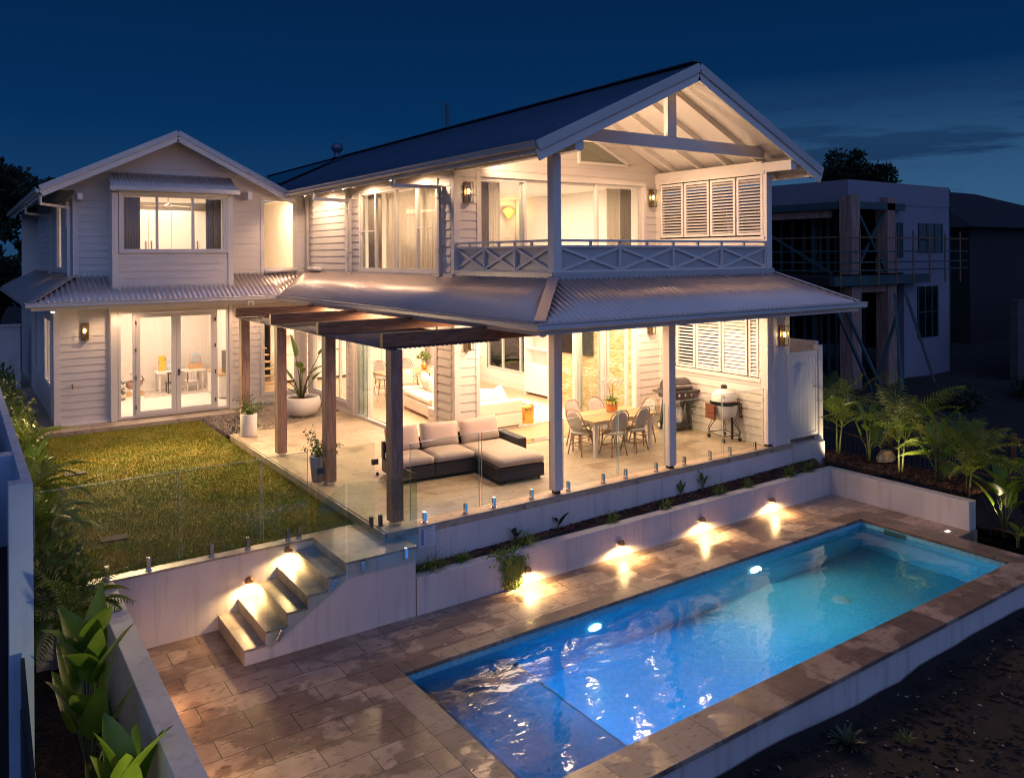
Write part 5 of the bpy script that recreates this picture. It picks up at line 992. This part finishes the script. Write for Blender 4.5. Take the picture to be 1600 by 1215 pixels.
# ================================================================== NEIGHBOURING PLOTS
NB = thing('unfinished_house', 'unfinished flat roofed house with bare formwork columns and dark openings', 'house under construction', (20, 8, -.5))
X0, Y0 = 19.75, 7.46
b = MB(); b.box(X0, 27.2, Y0, Y0+.2, 5.70, 6.56); b.box(X0, X0+.2, Y0+.2, 18, 5.70, 6.56); b.build('parapet', M['nrender'], NB)
b = MB(); b.box(23.6, 27.2, Y0+.02, Y0+.3, -1.8, 5.7); b.box(22.6, 23.6, Y0+.02, Y0+.3, 3.0, 5.7); b.build('wall', M['nrender'], NB)
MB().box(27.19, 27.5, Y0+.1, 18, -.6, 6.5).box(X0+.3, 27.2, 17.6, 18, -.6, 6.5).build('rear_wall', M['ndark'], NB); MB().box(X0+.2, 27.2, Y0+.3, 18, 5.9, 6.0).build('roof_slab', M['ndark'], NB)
for x, y in ((X0-.35, Y0-.35), (21.9, Y0-.3)): MB().box(x, x+.62, y, y+.5, -1.4, 2.55).box(x-.0, x+.55, y+.0, y+.5, 3.0, 5.95).build('formwork_column', M['nblock'], NB)
MB().box(X0-.3, X0+.2, 12.5, 13.0, -1.4, 5.9).build('formwork_column', M['nblock'], NB)
b = MB(); b.box(X0+.2, 23.2, Y0-.3, Y0-.1, 5.45, 5.72); b.box(X0-.3, X0-.1, Y0+.2, 12.5, 5.45, 5.72); b.box(X0-1.8, 24.4, Y0-.6, Y0-.4, 2.6, 2.95); b.build('steel_beam', M['nsteel'], NB); MB().box(X0-.12, X0+.12, 8.2, 12.4, 5.15, 5.44).build('timber_lintel', M['nblock'], NB); MB().box(X0+.3, 21.9, Y0-.22, Y0-.02, 2.3, 2.58).build('timber_lintel', M['nblock'], NB)
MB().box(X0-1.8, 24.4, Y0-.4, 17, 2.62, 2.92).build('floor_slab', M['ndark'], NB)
b = MB()
for p, q in (((X0+.3, Y0-.2, 5.3), (21.9, Y0-.2, 3.1)), ((X0+.3, Y0-.1, 3.1), (21.9, Y0-.1, 5.3)), ((X0-.2, 8.0, 3.0), (X0-.2, 12.4, 5.4)), ((X0-.4, Y0-1.6, -1.2), (X0-.4, Y0+.2, 2.3)), ((X0-2, Y0-.6, 2.2), (X0-.2, Y0-1, -1.2)), ((X0+.6, Y0-.7, -1.1), (22.2, Y0-.6, 1.8)), ((23.2, Y0-1.4, -1.2), (22.5, Y0-.6, 2.4)), ((X0+.1, Y0-2, -1.1), (22.0, Y0-.5, 2.2))): b.beam(p, q, .09, .09)
b.build('brace', M['nsteel'], NB)
b = MB()
for k in range(9): y = 8.0+k*.55; b.box(X0+1.2, X0+1.29, y, y+.09, -1.2, 2.6); b.box(X0+1.2, X0+1.29, y, y+.09, 3.0, 5.7)
for k in range(8): x = X0+.6+k*.5; b.box(x, x+.08, Y0+1.9, Y0+2.0, -1.2, 2.6); b.box(x, x+.08, Y0+1.9, Y0+2.0, 3.0, 5.7)
b.build('wall_stud', M['nsteel'], NB)
for x0, x1, z0_, z1_ in ((24.7, 26.6, 3.8, 5.0), (22.9, 23.5, 3.6, 5.0), (24.6, 26.2, .3, 2.4)):
    o = MB().box(x0, x1, Y0-.01, Y0+.03, z0_, z1_).build('window', M['darkglass'], NB); b = MB()
    for x in (x0, (x0*2+x1)/3, (x0+2*x1)/3, x1-.06): b.box(x, x+.06, Y0-.03, Y0-.012, z0_, z1_)
    b.box(x0, x1, Y0-.03, Y0-.012, (z0_+z1_)/2-.02, (z0_+z1_)/2+.02); b.build('window_frame', M['nsteel'], o)
SF = thing('scaffold', 'rusty tube scaffold rail round the upper floor of the unfinished house', 'scaffolding', (X0, Y0-1.2, 2.9))
for z in (3.15, 3.45, 3.85, 4.35): MB().tube([(X0-1.9, 14, z), (X0-1.9, Y0-.9, z), (26.9, Y0-.9, z)], .028, 5).build('rail', M['nsteel'] if z < 4 else M['scaf'], SF)
for k in range(8): x = X0-1.9+k*1.2; MB().tube([(x, Y0-.9, 2.6), (x, Y0-.9, 4.55+.1*(k % 3))], .035, 5).build('standard', M['scaf'], SF)
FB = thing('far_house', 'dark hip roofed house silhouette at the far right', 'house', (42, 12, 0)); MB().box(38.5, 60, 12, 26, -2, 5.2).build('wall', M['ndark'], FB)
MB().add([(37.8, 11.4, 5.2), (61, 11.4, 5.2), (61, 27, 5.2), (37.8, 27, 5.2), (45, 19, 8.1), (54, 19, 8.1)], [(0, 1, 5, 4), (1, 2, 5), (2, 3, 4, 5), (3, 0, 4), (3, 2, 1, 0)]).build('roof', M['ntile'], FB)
MB().box(13, 40, 3.0, 3.2, -1.5, .95).build('block_wall', mat('block_grey', (.10, .09, .10), .9, var=.3, vscale=2), label='dark block boundary wall beyond the building plot', cat='boundary wall') if 0 else MB().box(26.5, 60, 4.5, 4.8, -1.5, 1.9).build('block_wall', mat('block_grey', (.07, .06, .065), .9, var=.3, vscale=2), label='dark block boundary wall beyond the building plot', cat='boundary wall')
b = MB(); b.tube([(27.5, 4.0, 2.0), (31, 4.0, 2.15), (33.5, 4.0, 2.1)], .03, 5)
for x in (29.0, 30.5, 32, 33.4): b.tube([(x, 4.0, 1.4), (x, 4.0, 2.12)], .03, 5)
b.build('site_railing', mat('pale_rail', (.35, .38, .45), .5), label='pale handrail on top of the dark block wall', cat='railing')
# slim black fence along the right-hand boundary
FN = thing('boundary_fence', 'slim black pool fence with rusty timber posts behind the palms', 'fence', (9, -1, -.9))
P0, P1 = Vector((9.0, 2.2, -.2)), Vector((9.6, -6.5, -1.2)); n = 78; b = MB()
for k in range(n+1): p = P0.lerp(P1, k/n); b.box(p.x-.008, p.x+.008, p.y-.008, p.y+.008, p.z-.6, p.z+.9)
b.build('picket', M['black'], FN, kind='stuff'); MB().beam(P0+Vector((0, 0, .9)), P1+Vector((0, 0, .9)), .04, .03).beam(P0+Vector((0, 0, .0)), P1, .03, .03).build('rail', M['scaf'], FN)
for k in (0, .28, .56, .84): p = P0.lerp(P1, k); MB().box(p.x-.04, p.x+.04, p.y-.04, p.y+.04, p.z-.7, p.z+.98).build('post', M['scaf'], FN)
# left-hand neighbour
LW_ = thing('boundary_pillar_wall', 'rendered boundary wall ending in a pillar coloured with blue pool glow close to the camera', 'wall', (-7.3, -1.8, -1))
MB().box(-7.375, -7.19, -1.80, -1.62, -1.6, 1.81).build('pillar', M['render_poolglow'], LW_, bevel=.006)
MB().box(-7.27, -7.19, -1.62, 9, -1.2, 1.805).box(-7.95, -7.75, -1.8, 9, -1.6, 1.80).box(-7.75, -7.27, -.5, -.3, -1.6, 1.80).build('wall', M['render_poolglow'], LW_)
MB().box(-7.75, -7.275, -1.6, 9, -1.6, .9).build('dark_fill', M['ndark'], LW_)
LF = thing('dark_panel_fence', 'dark sloping panel fence running in front of the pool glow tinted pillar', 'fence', (-7.25, -3, -1))
b = MB(); pts_ = [(-9, -.35), (-3.1, -.11), (-2.25, -.05), (-1.9, .10), (-.75, .47), (-.6, -1.4), (-9, -1.4)]
MB().box(-7.30, -7.26, -9, -1.85, -1.4, -.12).prism([(-3.0, -.12), (-1.86, .32), (-1.86, -.5), (-3.0, -.5)], 'x', -7.295, -7.265).build('panel', M['black'], LF)
MB().box(-14, -6.2, 17.6, 17.8, -.3, 1.80).box(-14, -6.19, 17.55, 17.85, 1.80, 1.86).build('garden_wall', M['render'], label='pale rendered wall beyond the hedge left of the wing', cat='garden wall')

for k, (x, y, s_) in enumerate(((15.5, .9, .5), (17.2, 1.9, .6), (14.2, 2.6, .4))): MB().lathe([(0, .02), (s_*.8, .015), (s_, 0)], (x, y, -1.33), 9, 1, .6).build('concrete_slab', mat('slab_concrete', (.25, .27, .33), .6), label='pale concrete slab lying on the dark plot, %s' % ('small' if k == 2 else 'wide' if k == 1 else 'medium sized'), cat='slab', group='slabs on the building plot')
# ================================================================== PLANTS
rnd = random.Random(11)
def leaf(b, base, d, up, L_, Wd, droop=.5, n=6, fold=.25, shape=.55):
    """blade with midrib fold; d = initial direction, curving towards the ground"""
    p = Vector(base); d = Vector(d).normalized(); vs = []; sdir = d.cross(Vector(up)).normalized()
    if sdir.length < .1: sdir = Vector((1, 0, 0))
    for i in range(n+1):
        u = i/n; w = Wd*(sin(pi*min(1, u**shape))**.8 if 0 < u < 1 else (.08 if u == 0 else 0)); nrm = sdir.cross(d).normalized()
        vs += [p-sdir*w*.5+nrm*w*fold, p, p+sdir*w*.5+nrm*w*fold]
        d = (d+Vector((0, 0, -1))*droop/n).normalized(); p = p+d*L_/n
    b.add(vs, [f for i in range(n) for f in ((3*i, 3*i+1, 3*i+4, 3*i+3), (3*i+1, 3*i+2, 3*i+5, 3*i+4))])
def frond(b, base, az, el, L_, droop, nl=22, ll=.28, lw=.02, V_=.5):
    p = Vector(base); d = Vector((cos(az)*cos(el), sin(az)*cos(el), sin(el))); sd = Vector((-sin(az), cos(az), 0)); pts = [p.copy()]; ds = [d.copy()]
    for i in range(nl):
        d = (d+Vector((0, 0, -1))*droop/nl).normalized(); p = p+d*L_/nl; pts.append(p.copy()); ds.append(d.copy())
    b.tube(pts, .009, 4, .002, cap=False)
    for i in range(3, nl+1):
        u = i/nl; l = ll*(.55+.6*sin(pi*min(1, u*1.05)))*(1.05-.55*u)*rnd.uniform(.9, 1.1)
        for s_ in (-1, 1):
            dd = (sd*s_+ds[i]*(.45+.5*u)+Vector((0, 0, V_-.5*u))).normalized(); q = pts[i]; nrm = dd.cross(ds[i]).normalized()
            m_ = q+dd*l*.5; t_ = q+dd*l+Vector((0, 0, -l*.35)); w_ = ds[i]*lw*.5
            b.add([q-w_*.4, q+w_*.4, m_+w_, t_, m_-w_], [(0, 1, 2, 3, 4)])
def palm(name, lab, loc, h, nf, L_, seed, el=(.7, 1.35), droop=1.3, ll=.26, stem=2, group=None, rz=0):
    rnd.seed(seed); t = thing(name, lab, 'palm', loc, rz, group); b = MB(); s = MB()
    for k in range(stem):
        a = rnd.uniform(0, 6.3); q = (cos(a)*.05*k, sin(a)*.05*k, 0); hh = h*rnd.uniform(.75, 1)
        s.tube([q, (q[0]*1.5, q[1]*1.5, hh*.5), (q[0]*2.2, q[1]*2.2, hh)], .022, 7, .012)
        for j in range(nf): az = j*2.399+a+rnd.uniform(-.3, .3); frond(b, (q[0]*2.2, q[1]*2.2, hh*rnd.uniform(.85, 1)), az, rnd.uniform(*el), L_*rnd.uniform(.7, 1.1), droop*rnd.uniform(.7, 1.2), ll=ll)
    s.build('trunk', M['stem'], t, local=True, smooth=True); b.build('crown', M['leaf2'], t, local=True); return t
def broad(name, lab, loc, n, h, LL_, WW, seed, m='leaf', cat='plant', group=None, lean=.5, up=(.7, 1.3)):
    rnd.seed(seed); t = thing(name, lab, cat, loc, 0, group); s = MB(); b = MB()
    for k in range(n):
        a = k*2.399+rnd.uniform(-.4, .4); hh = h*(.35+.65*(k+1)/n)*rnd.uniform(.9, 1.1); r_ = lean*h*.35*(1-.5*(k+1)/n)
        top = (cos(a)*r_, sin(a)*r_, hh); s.tube([(cos(a)*.02, sin(a)*.02, 0), (cos(a)*r_*.35, sin(a)*r_*.35, hh*.6), top], .014, 5, .007)
        el = rnd.uniform(*up); leaf(b, top, (cos(a)*cos(el), sin(a)*cos(el), sin(el)), (0, 0, 1), LL_*rnd.uniform(.75, 1.1), WW*rnd.uniform(.85, 1.1), rnd.uniform(.3, .9), n=8, fold=.18)
    s.build('stem', M['stem'], t, local=True, smooth=True); b.build('foliage', M[m], t, local=True, smooth=True); return t
def rosette(name, lab, loc, r, seed, n=22, m='agave', cat='agave', group=None, w=.28):
    rnd.seed(seed); b = MB()
    for k in range(n):
        a = k*2.399; el = .15+1.1*k/n; leaf(b, (cos(a)*.015, sin(a)*.015, .02), (cos(a)*cos(el), sin(a)*cos(el), sin(el)), (0, 0, 1), r*rnd.uniform(.8, 1.05), r*w, .35, n=4, fold=.3, shape=.5)
    o = b.build(name, M[m], local=True, smooth=True); o.location = loc; return tag(o, lab, cat, group)
def shrubby(b, c, r, n, ls, rz=.8):
    for _ in range(n):
        v = Vector((rnd.gauss(0, 1), rnd.gauss(0, 1), rnd.gauss(0, 1))).normalized()*r*rnd.random()**.4; v.z *= rz; p = Vector(c)+v
        d = Vector((rnd.gauss(0, 1), rnd.gauss(0, 1), rnd.gauss(0, 1))).normalized(); e_ = d.orthogonal().normalized(); l = ls*rnd.uniform(.6, 1.2)
        b.add([p-e_*l*.28, p+d*l*.45-e_*l*.0+e_*l*.28, p+d*l, p+d*l*.5-e_*l*.35], [(0, 1, 2, 3)])
# behind the end wall
palm('palm', 'feathery young palm in front of the white side gate', (7.75, .15, -.5), .85, 8, 1.35, 3, ll=.38)
palm('palm', 'tallest feathery palm behind the middle of the end wall', (7.35, -1.45, -.58), .75, 9, 1.6, 8, ll=.46, el=(.9, 1.45), droop=1.5)
palm('palm', 'feathery palm behind the outer end of the end wall', (7.30, -2.75, -.72), .65, 9, 1.3, 15, ll=.38)
palm('palm', 'feathery palm farther back by the black fence', (8.4, -1.9, -.9), .8, 8, 1.4, 21, ll=.4)
palm('palm', 'feathery palm cut by the right edge of the picture', (7.5, -4.0, -1.2), .95, 8, 1.2, 25, ll=.34)
broad('broadleaf_plant', 'upright leafy plant near the side gate, by the boulder', (7.72, -.60, -.5), 9, .95, .40, .15, 5)
broad('broadleaf_plant', 'upright leafy plant between two palms behind the end wall', (7.38, -2.2, -.6), 11, 1.25, .48, .17, 9)
broad('broadleaf_plant', 'banana like plant with pale broad leaves beyond the end wall', (7.15, -3.45, -1.15), 11, 1.05, .62, .24, 12)
broad('broadleaf_plant', 'small pale leafed seedling beside the banana like plant', (6.95, -3.75, -1.2), 4, .25, .25, .13, 18)
MB().lathe([(0, .22), (.12, .20), (.2, .08), (.21, 0)], (8.1, -.75, -.52), 8, 1.3, .7).build('boulder', M['stone'], label='brown garden rock behind the small leafy plant', cat='boulder')
# narrow planter
broad('seedling', 'lone upright leaf growing against the patio wall', (-.02, -.09, -.53), 2, .12, .28, .09, 3, 'leafdark', 'seedling')
broad('seedling', 'dark seedling beside the grass clump that spills over the planter', (-.85, -.10, -.53), 4, .12, .20, .07, 4, 'leafdark', 'seedling')
broad('seedling', 'small three leafed seedling against the patio wall', (2.72, -.09, -.5), 4, .14, .20, .06, 5, 'shrub', 'seedling'); broad('seedling', 'taller seedling with pale leaf near the patio wall', (3.28, -.10, -.48), 5, .20, .26, .07, 6, 'shrub', 'seedling')
gl_ = 'grassy clumps in the narrow planter'
for k, (x, r_, lab) in enumerate(((-2.35, .30, 'grass clump in the planter corner next to the stairs'), (-.75, .30, 'grass clump spilling over the planter just past the creeper'), (1.0, .18, 'small pale grass clump on the planter wall edge'), (2.2, .18, 'grass clump in the middle of the planter'), (3.55, .22, 'grass clump below the seedlings in the planter'), (4.35, .17, 'round green tuft between planter lights'), (5.6, .26, 'grass clump near the far end of the planter'), (6.2, .26, 'grass clump in the far corner of the planter'), (-1.85, .16, 'silvery sprig by the planter wall near the notice'))):
    b = MB(); rnd.seed(k)
    for i in range(110): a = rnd.uniform(0, 6.3); el = rnd.uniform(.3, 1.4); leaf(b, (rnd.uniform(-.3, .3)*r_, rnd.uniform(-.15, .15)*r_, 0), (cos(a)*cos(el), sin(a)*cos(el)*.6-.15, sin(el)), (0, 0, 1), r_*rnd.uniform(.5, 1), .010, 1.6, n=4, fold=0)
    o = b.build('grass_clump', M['creeper'], local=True); o.location = (x, -.20, -.54); o.scale = (1.25,)*3; tag(o, lab, 'grass clump', gl_)
b = MB(); rnd.seed(5)
for i in range(3600):
    u = rnd.random(); x = -1.12+rnd.gauss(0, .12)*(1-.55*u)-.25*max(0, .25-u)*4*rnd.random(); y = -.42-.05*rnd.random()*(1 if u > .15 else -2.5); z = -.53-.50*u+rnd.uniform(-.02, .04)*(1 if u > .1 else 2)
    a = rnd.uniform(0, 6.3); l = rnd.uniform(.015, .03); b.add([(x, y, z), (x+l*cos(a), y-l*.3, z+l*.6*sin(a)), (x+l*1.2*cos(a+.6), y-l*.4, z-l*.8), (x+l*.3, y-.004, z-l)], [(0, 1, 2, 3)])
b.build('creeper', M['creeper'], label='bright green creeper trailing over the planter wall', cat='creeper')
# left bed
broad('broadleaf_plant', 'large paddle leaved plant close to the camera at the lower left', (-6.80, -2.15, -1.0), 19, 1.40, .60, .26, 31, lean=.22, up=(1.0, 1.5))
broad('broadleaf_plant', 'second paddle leaved plant at the bottom left corner of the bed', (-6.66, -3.0, -1.0), 7, .70, .66, .24, 37, lean=.25, up=(1.0, 1.5))
palm('palm', 'palm with arching fronds beside the lawn corner and spigots', (-6.78, .35, -.9), .75, 9, .95, 41, ll=.22, droop=1.7, el=(.6, 1.3))
palm('palm', 'palm whose frond sweeps over the lower lawn', (-6.85, 1.9, -.2), .6, 9, 1.0, 44, ll=.22, droop=1.6, el=(.5, 1.3)); palm('palm', 'palm by the top of the pool glow tinted pillar', (-6.9, 3.6, -.2), .65, 9, 1.0, 47, ll=.22, droop=1.6, el=(.5, 1.3)); palm('palm', 'palm leaning in front of the left wing corner', (-6.75, 6.3, -.2), .75, 9, 1.0, 53, ll=.2, droop=1.5, el=(.6, 1.3))
broad('broadleaf_plant', 'ginger like plant with broad green leaves beside the lawn', (-6.72, 5.1, -.15), 9, .75, .45, .15, 55); broad('broadleaf_plant', 'ginger like plant nearest the left wing', (-6.9, 8.4, -.15), 9, .8, .45, .15, 57); broad('broadleaf_plant', 'ginger like plant behind the palm at the lawn edge', (-6.95, 2.7, -.15), 8, .7, .42, .14, 58)
ga = 'agaves in the left bed'
for k, (x, y, r_, lab) in enumerate(((-6.60, -.30, .30, 'dark green agave nearest the lawn retaining wall'), (-6.58, -.95, .30, 'dark green agave second from the lawn wall'), (-6.56, -1.65, .27, 'dark green agave beside the large paddle leaves'), (-6.55, -2.45, .25, 'dark green agave between the paddle plants'), (-6.5, -3.3, .22, 'dark green agave lowest in the left bed'))): rosette('agave', lab, (x, y, -.98), r_, k, group=ga, w=.22)
rosette('agave', 'pale green agave on the dark ground below the pool', (-.05, -5.05, -1.43), .24, 61, m='agave'); rosette('agave', 'tiny spiky yellow green plant on the dark ground below the pool', (.55, -5.35, -1.43), .14, 62, m='shrub', w=.12)
b = MB(); rnd.seed(77)
for k in range(13): y = 7.0+k*.75; shrubby(b, (-6.95+rnd.uniform(-.15, .15), y, .45+rnd.uniform(-.1, .1)), .5, 420, .10, 1.15)
b.build('hedge', M['shrub'], label='dense glossy hedge running down the left side of the wing', cat='hedge')
b = MB(); rnd.seed(78)
for k in range(14): y = .8+k*.6; shrubby(b, (-6.85+rnd.uniform(-.12, .16), y, .12+rnd.uniform(-.1, .15)), .36, 420, .10, 1.0)
b.build('undergrowth', M['shrub'], label='low leafy undergrowth between the palms and the lawn', cat='undergrowth', kind='stuff')
# pots
def potshrub(b, c, n, L_, ls, seed):
    rnd.seed(seed)
    for k in range(n):
        a = rnd.uniform(0, 6.3); el = rnd.uniform(.5, 1.4); p = Vector(c); d = Vector((cos(a)*cos(el), sin(a)*cos(el), sin(el))); pts = [p.copy()]; l = L_*rnd.uniform(.5, 1)
        for i in range(6): d = (d+Vector((0, 0, -.10))).normalized(); p = p+d*l/6; pts.append(p.copy())
        b.tube(pts, .003, 3, .001, cap=False)
        for i in range(1, 7):
            for _ in range(5): v = Vector((rnd.gauss(0, 1), rnd.gauss(0, 1), rnd.gauss(0, 1))).normalized(); e_ = v.orthogonal().normalized(); q = pts[i]+v*.01; s_ = ls*rnd.uniform(.6, 1.2); b.add([q, q+v*s_*.5+e_*s_*.3, q+v*s_, q+v*s_*.5-e_*s_*.3], [(0, 1, 2, 3)])
t = thing('potted_shrub', 'white cylinder pot with a loose shrub at the lawn corner of the patio', 'potted plant', (-2.66, 7.15, 0)); MB().lathe([(0, 0), (.165, 0), (.17, .01), (.17, .46), (.16, .47), (.15, .44), (0, .42)], (0, 0, 0), 26).build('pot', M['pot'], t, local=True, smooth=True); b = MB(); potshrub(b, (0, 0, .43), 26, .52, .045, 3); b.build('foliage', M['shrub'], t, local=True)
t = thing('potted_shrub', 'grey tapered pot with a loose shrub behind the third timber post', 'potted plant', (-2.74, 2.98, 0)); MB().lathe([(0, 0), (.10, 0), (.15, .42), (.14, .43), (.13, .40), (0, .38)], (0, 0, 0), 26).build('pot', M['greypot'], t, local=True, smooth=True); b = MB(); potshrub(b, (0, 0, .40), 24, .55, .05, 6); b.build('foliage', M['shrub'], t, local=True)
t = thing('planter_bowl', 'large white bowl planter with a tall bird of paradise plant', 'potted plant', (-.92, 8.75, -.04)); MB().lathe([(0, 0), (.22, 0), (.36, .08), (.44, .22), (.45, .33), (.42, .44), (.39, .47), (.37, .44), (.36, .40), (0, .40)], (0, 0, 0), 32).build('bowl', M['pot'], t, local=True, smooth=True); MB().lathe([(0, .42), (.36, .41)], (0, 0, 0), 20).build('potting_soil', M['mulch'], t, local=True)
rnd.seed(4); s = MB(); b = MB()
for az, r_, hh, el, L_, WW in ((2.6, .15, 1.35, 1.35, .60, .21), (-.5, .48, 1.45, .9, .52, .20), (1.9, .10, .98, .6, .36, .20), (3.6, .42, 1.15, .1, .45, .10), (-.3, .30, .95, .5, .44, .20), (-.6, .34, .62, .9, .38, .19), (2.9, .25, .62, 1.0, .36, .18), (3.3, .50, .80, .2, .28, .12), (4.1, .4, .42, .3, .26, .10), (.9, .2, .75, .7, .32, .14), (-1.3, .12, .85, .8, .32, .14)):
    d = Vector((cos(az), sin(az), 0)); R_v = Vector((.821, -.570, 0)); d = (R_v*cos(az)+Vector((.57, .82, 0))*sin(az)*.6).normalized()
    top = d*r_+Vector((0, 0, .42+hh*.72)); s.tube([(d.x*.03, d.y*.03, .40), tuple(d*r_*.35+Vector((0, 0, .42+hh*.35))), tuple(top)], .020, 6, .008); leaf(b, top, d*cos(el)+Vector((0, 0, sin(el))), (0, 0, 1), L_, WW, .5, n=8, fold=.15)
s.build('stem', M['stem'], t, local=True, smooth=True); b.build('foliage', M['leaf'], t, local=True, smooth=True)
# orchid, vase and indoor palm foliage
o = bpy.data.objects['orchid']; b = MB(); rnd.seed(9)
for k in range(9): a = k*2.4; el = rnd.uniform(.2, .9); leaf(b, (0, 0, .20), (cos(a)*cos(el), sin(a)*cos(el), sin(el)), (0, 0, 1), .22, .08, .8, n=6)
b.build('leaves', M['leaf'], o, local=True, smooth=True); b = MB(); p_ = MB()
for k in range(5):
    a = k*1.3+.3; pts = [Vector((cos(a)*.02, sin(a)*.02, .2)), Vector((cos(a)*.05, sin(a)*.05, .42)), Vector((cos(a)*.12, sin(a)*.12, .58)), Vector((cos(a)*.22, sin(a)*.22, .60))]; b.tube(pts, .004, 4)
    for j in range(9):
        q = pts[2].lerp(pts[3], j/8)+Vector((rnd.uniform(-.03, .03), rnd.uniform(-.03, .03), rnd.uniform(-.03, .04)))
        for m_ in range(5): c_ = m_*1.257; e_ = Vector((cos(c_), .25, sin(c_))).normalized(); f_ = Vector((-sin(c_), 0, cos(c_))); p_.add([q, q+e_*.018+f_*.010, q+e_*.030, q+e_*.018-f_*.010], [(0, 1, 2, 3)])
b.build('stem', M['stem'], o, local=True); p_.build('blossoms', M['orchid'], o, local=True)
b = MB(); shrubby(b, (0, 0, .36), .17, 160, .08); b.build('foliage', M['leaf'], VASE, local=True); b = MB(); rnd.seed(2)
for k in range(8): frond(b, (0, 0, .3), k*2.4, 1.1, .8, 1.4, ll=.22)
b.build('foliage', M['leaf2'], INPALM, local=True)
palm('palm', 'palm outside the garden windows seen through the living room', (6.4, 9.4, -.1), .6, 9, 1.0, 91, ll=.3); spot('garden_uplight', (6.1, 8.8, .1), (6.4, 9.4, 1.3), 25, 120)
# ---- trees
def tree(lab, loc, h, r, seed, nclump=46, per=150, ls=.28, trunk=.22):
    rnd.seed(seed); t = thing('tree', lab, 'tree', loc); s = MB(); b = MB()
    s.tube([(0, 0, 0), (.1, 0, h*.3), (-.1, .1, h*.55)], trunk, 8, trunk*.5)
    for k in range(nclump):
        v = Vector((rnd.gauss(0, 1), rnd.gauss(0, 1), rnd.gauss(0, .8))).normalized()*r*rnd.uniform(.35, 1.0); c_ = Vector((0, 0, h-r*.85))+Vector((v.x, v.y, v.z*.85)); shrubby(b, c_, r*rnd.uniform(.16, .30), per, ls, .75)
        if k % 3 == 0: s.tube([(0, 0, h*rnd.uniform(.3, .5)), tuple(Vector((v.x*.4, v.y*.4, h*.5+.2))), tuple(c_)], trunk*.25, 5, .02)
    s.build('trunk', M['bark'], t, local=True); b.build('crown', M['leafdark'], t, local=True); return t
tree('tall thin dark tree against the sky at the left edge', (-6.9, 36, -.8), 10.2, 2.6, 1, 40, 130, .32)
tree('low dark tree showing over the left wing roof', (-4.3, 40, -.8), 9.0, 2.4, 2, 34, 120, .3); tree('bushy dark tree filling the gap left of the wing', (-9.0, 30, -.8), 6.6, 3.0, 3, 60, 170, .3); tree('dark tree behind the left wing corner', (-6.4, 30, -.8), 5.2, 2.0, 6, 44, 140, .26)
tree('round dark tree behind the flat roofed house', (47.4, 24.8, 0), 11.6, 3.1, 4, 80, 190, .36)
for k, (x, y, r_, lab) in enumerate(((19, 3.2, .8, 'dark bush at the foot of the block wall, left one'), (23.5, 2.6, 1.0, 'dark bush at the foot of the block wall, middle one'), (28, 2.5, 1.2, 'dark bush at the foot of the block wall, right one'))):
    b = MB(); rnd.seed(k+90)
    for _ in range(9): shrubby(b, (rnd.uniform(-r_, r_), rnd.uniform(-.4, .4), rnd.uniform(.1, .5)*r_), r_*.5, 120, .16)
    o = b.build('bush', M['leafdark'], local=True); o.location = (x, y, -1.3); tag(o, lab, 'bush')
chips('weeds', 2600, -3, 7, -8, -4.75, lambda x, y: gz(x, y)+.01, M['soil'], 'coarse clods and stubble on the dark ground below the pool', 'weeds', .03)
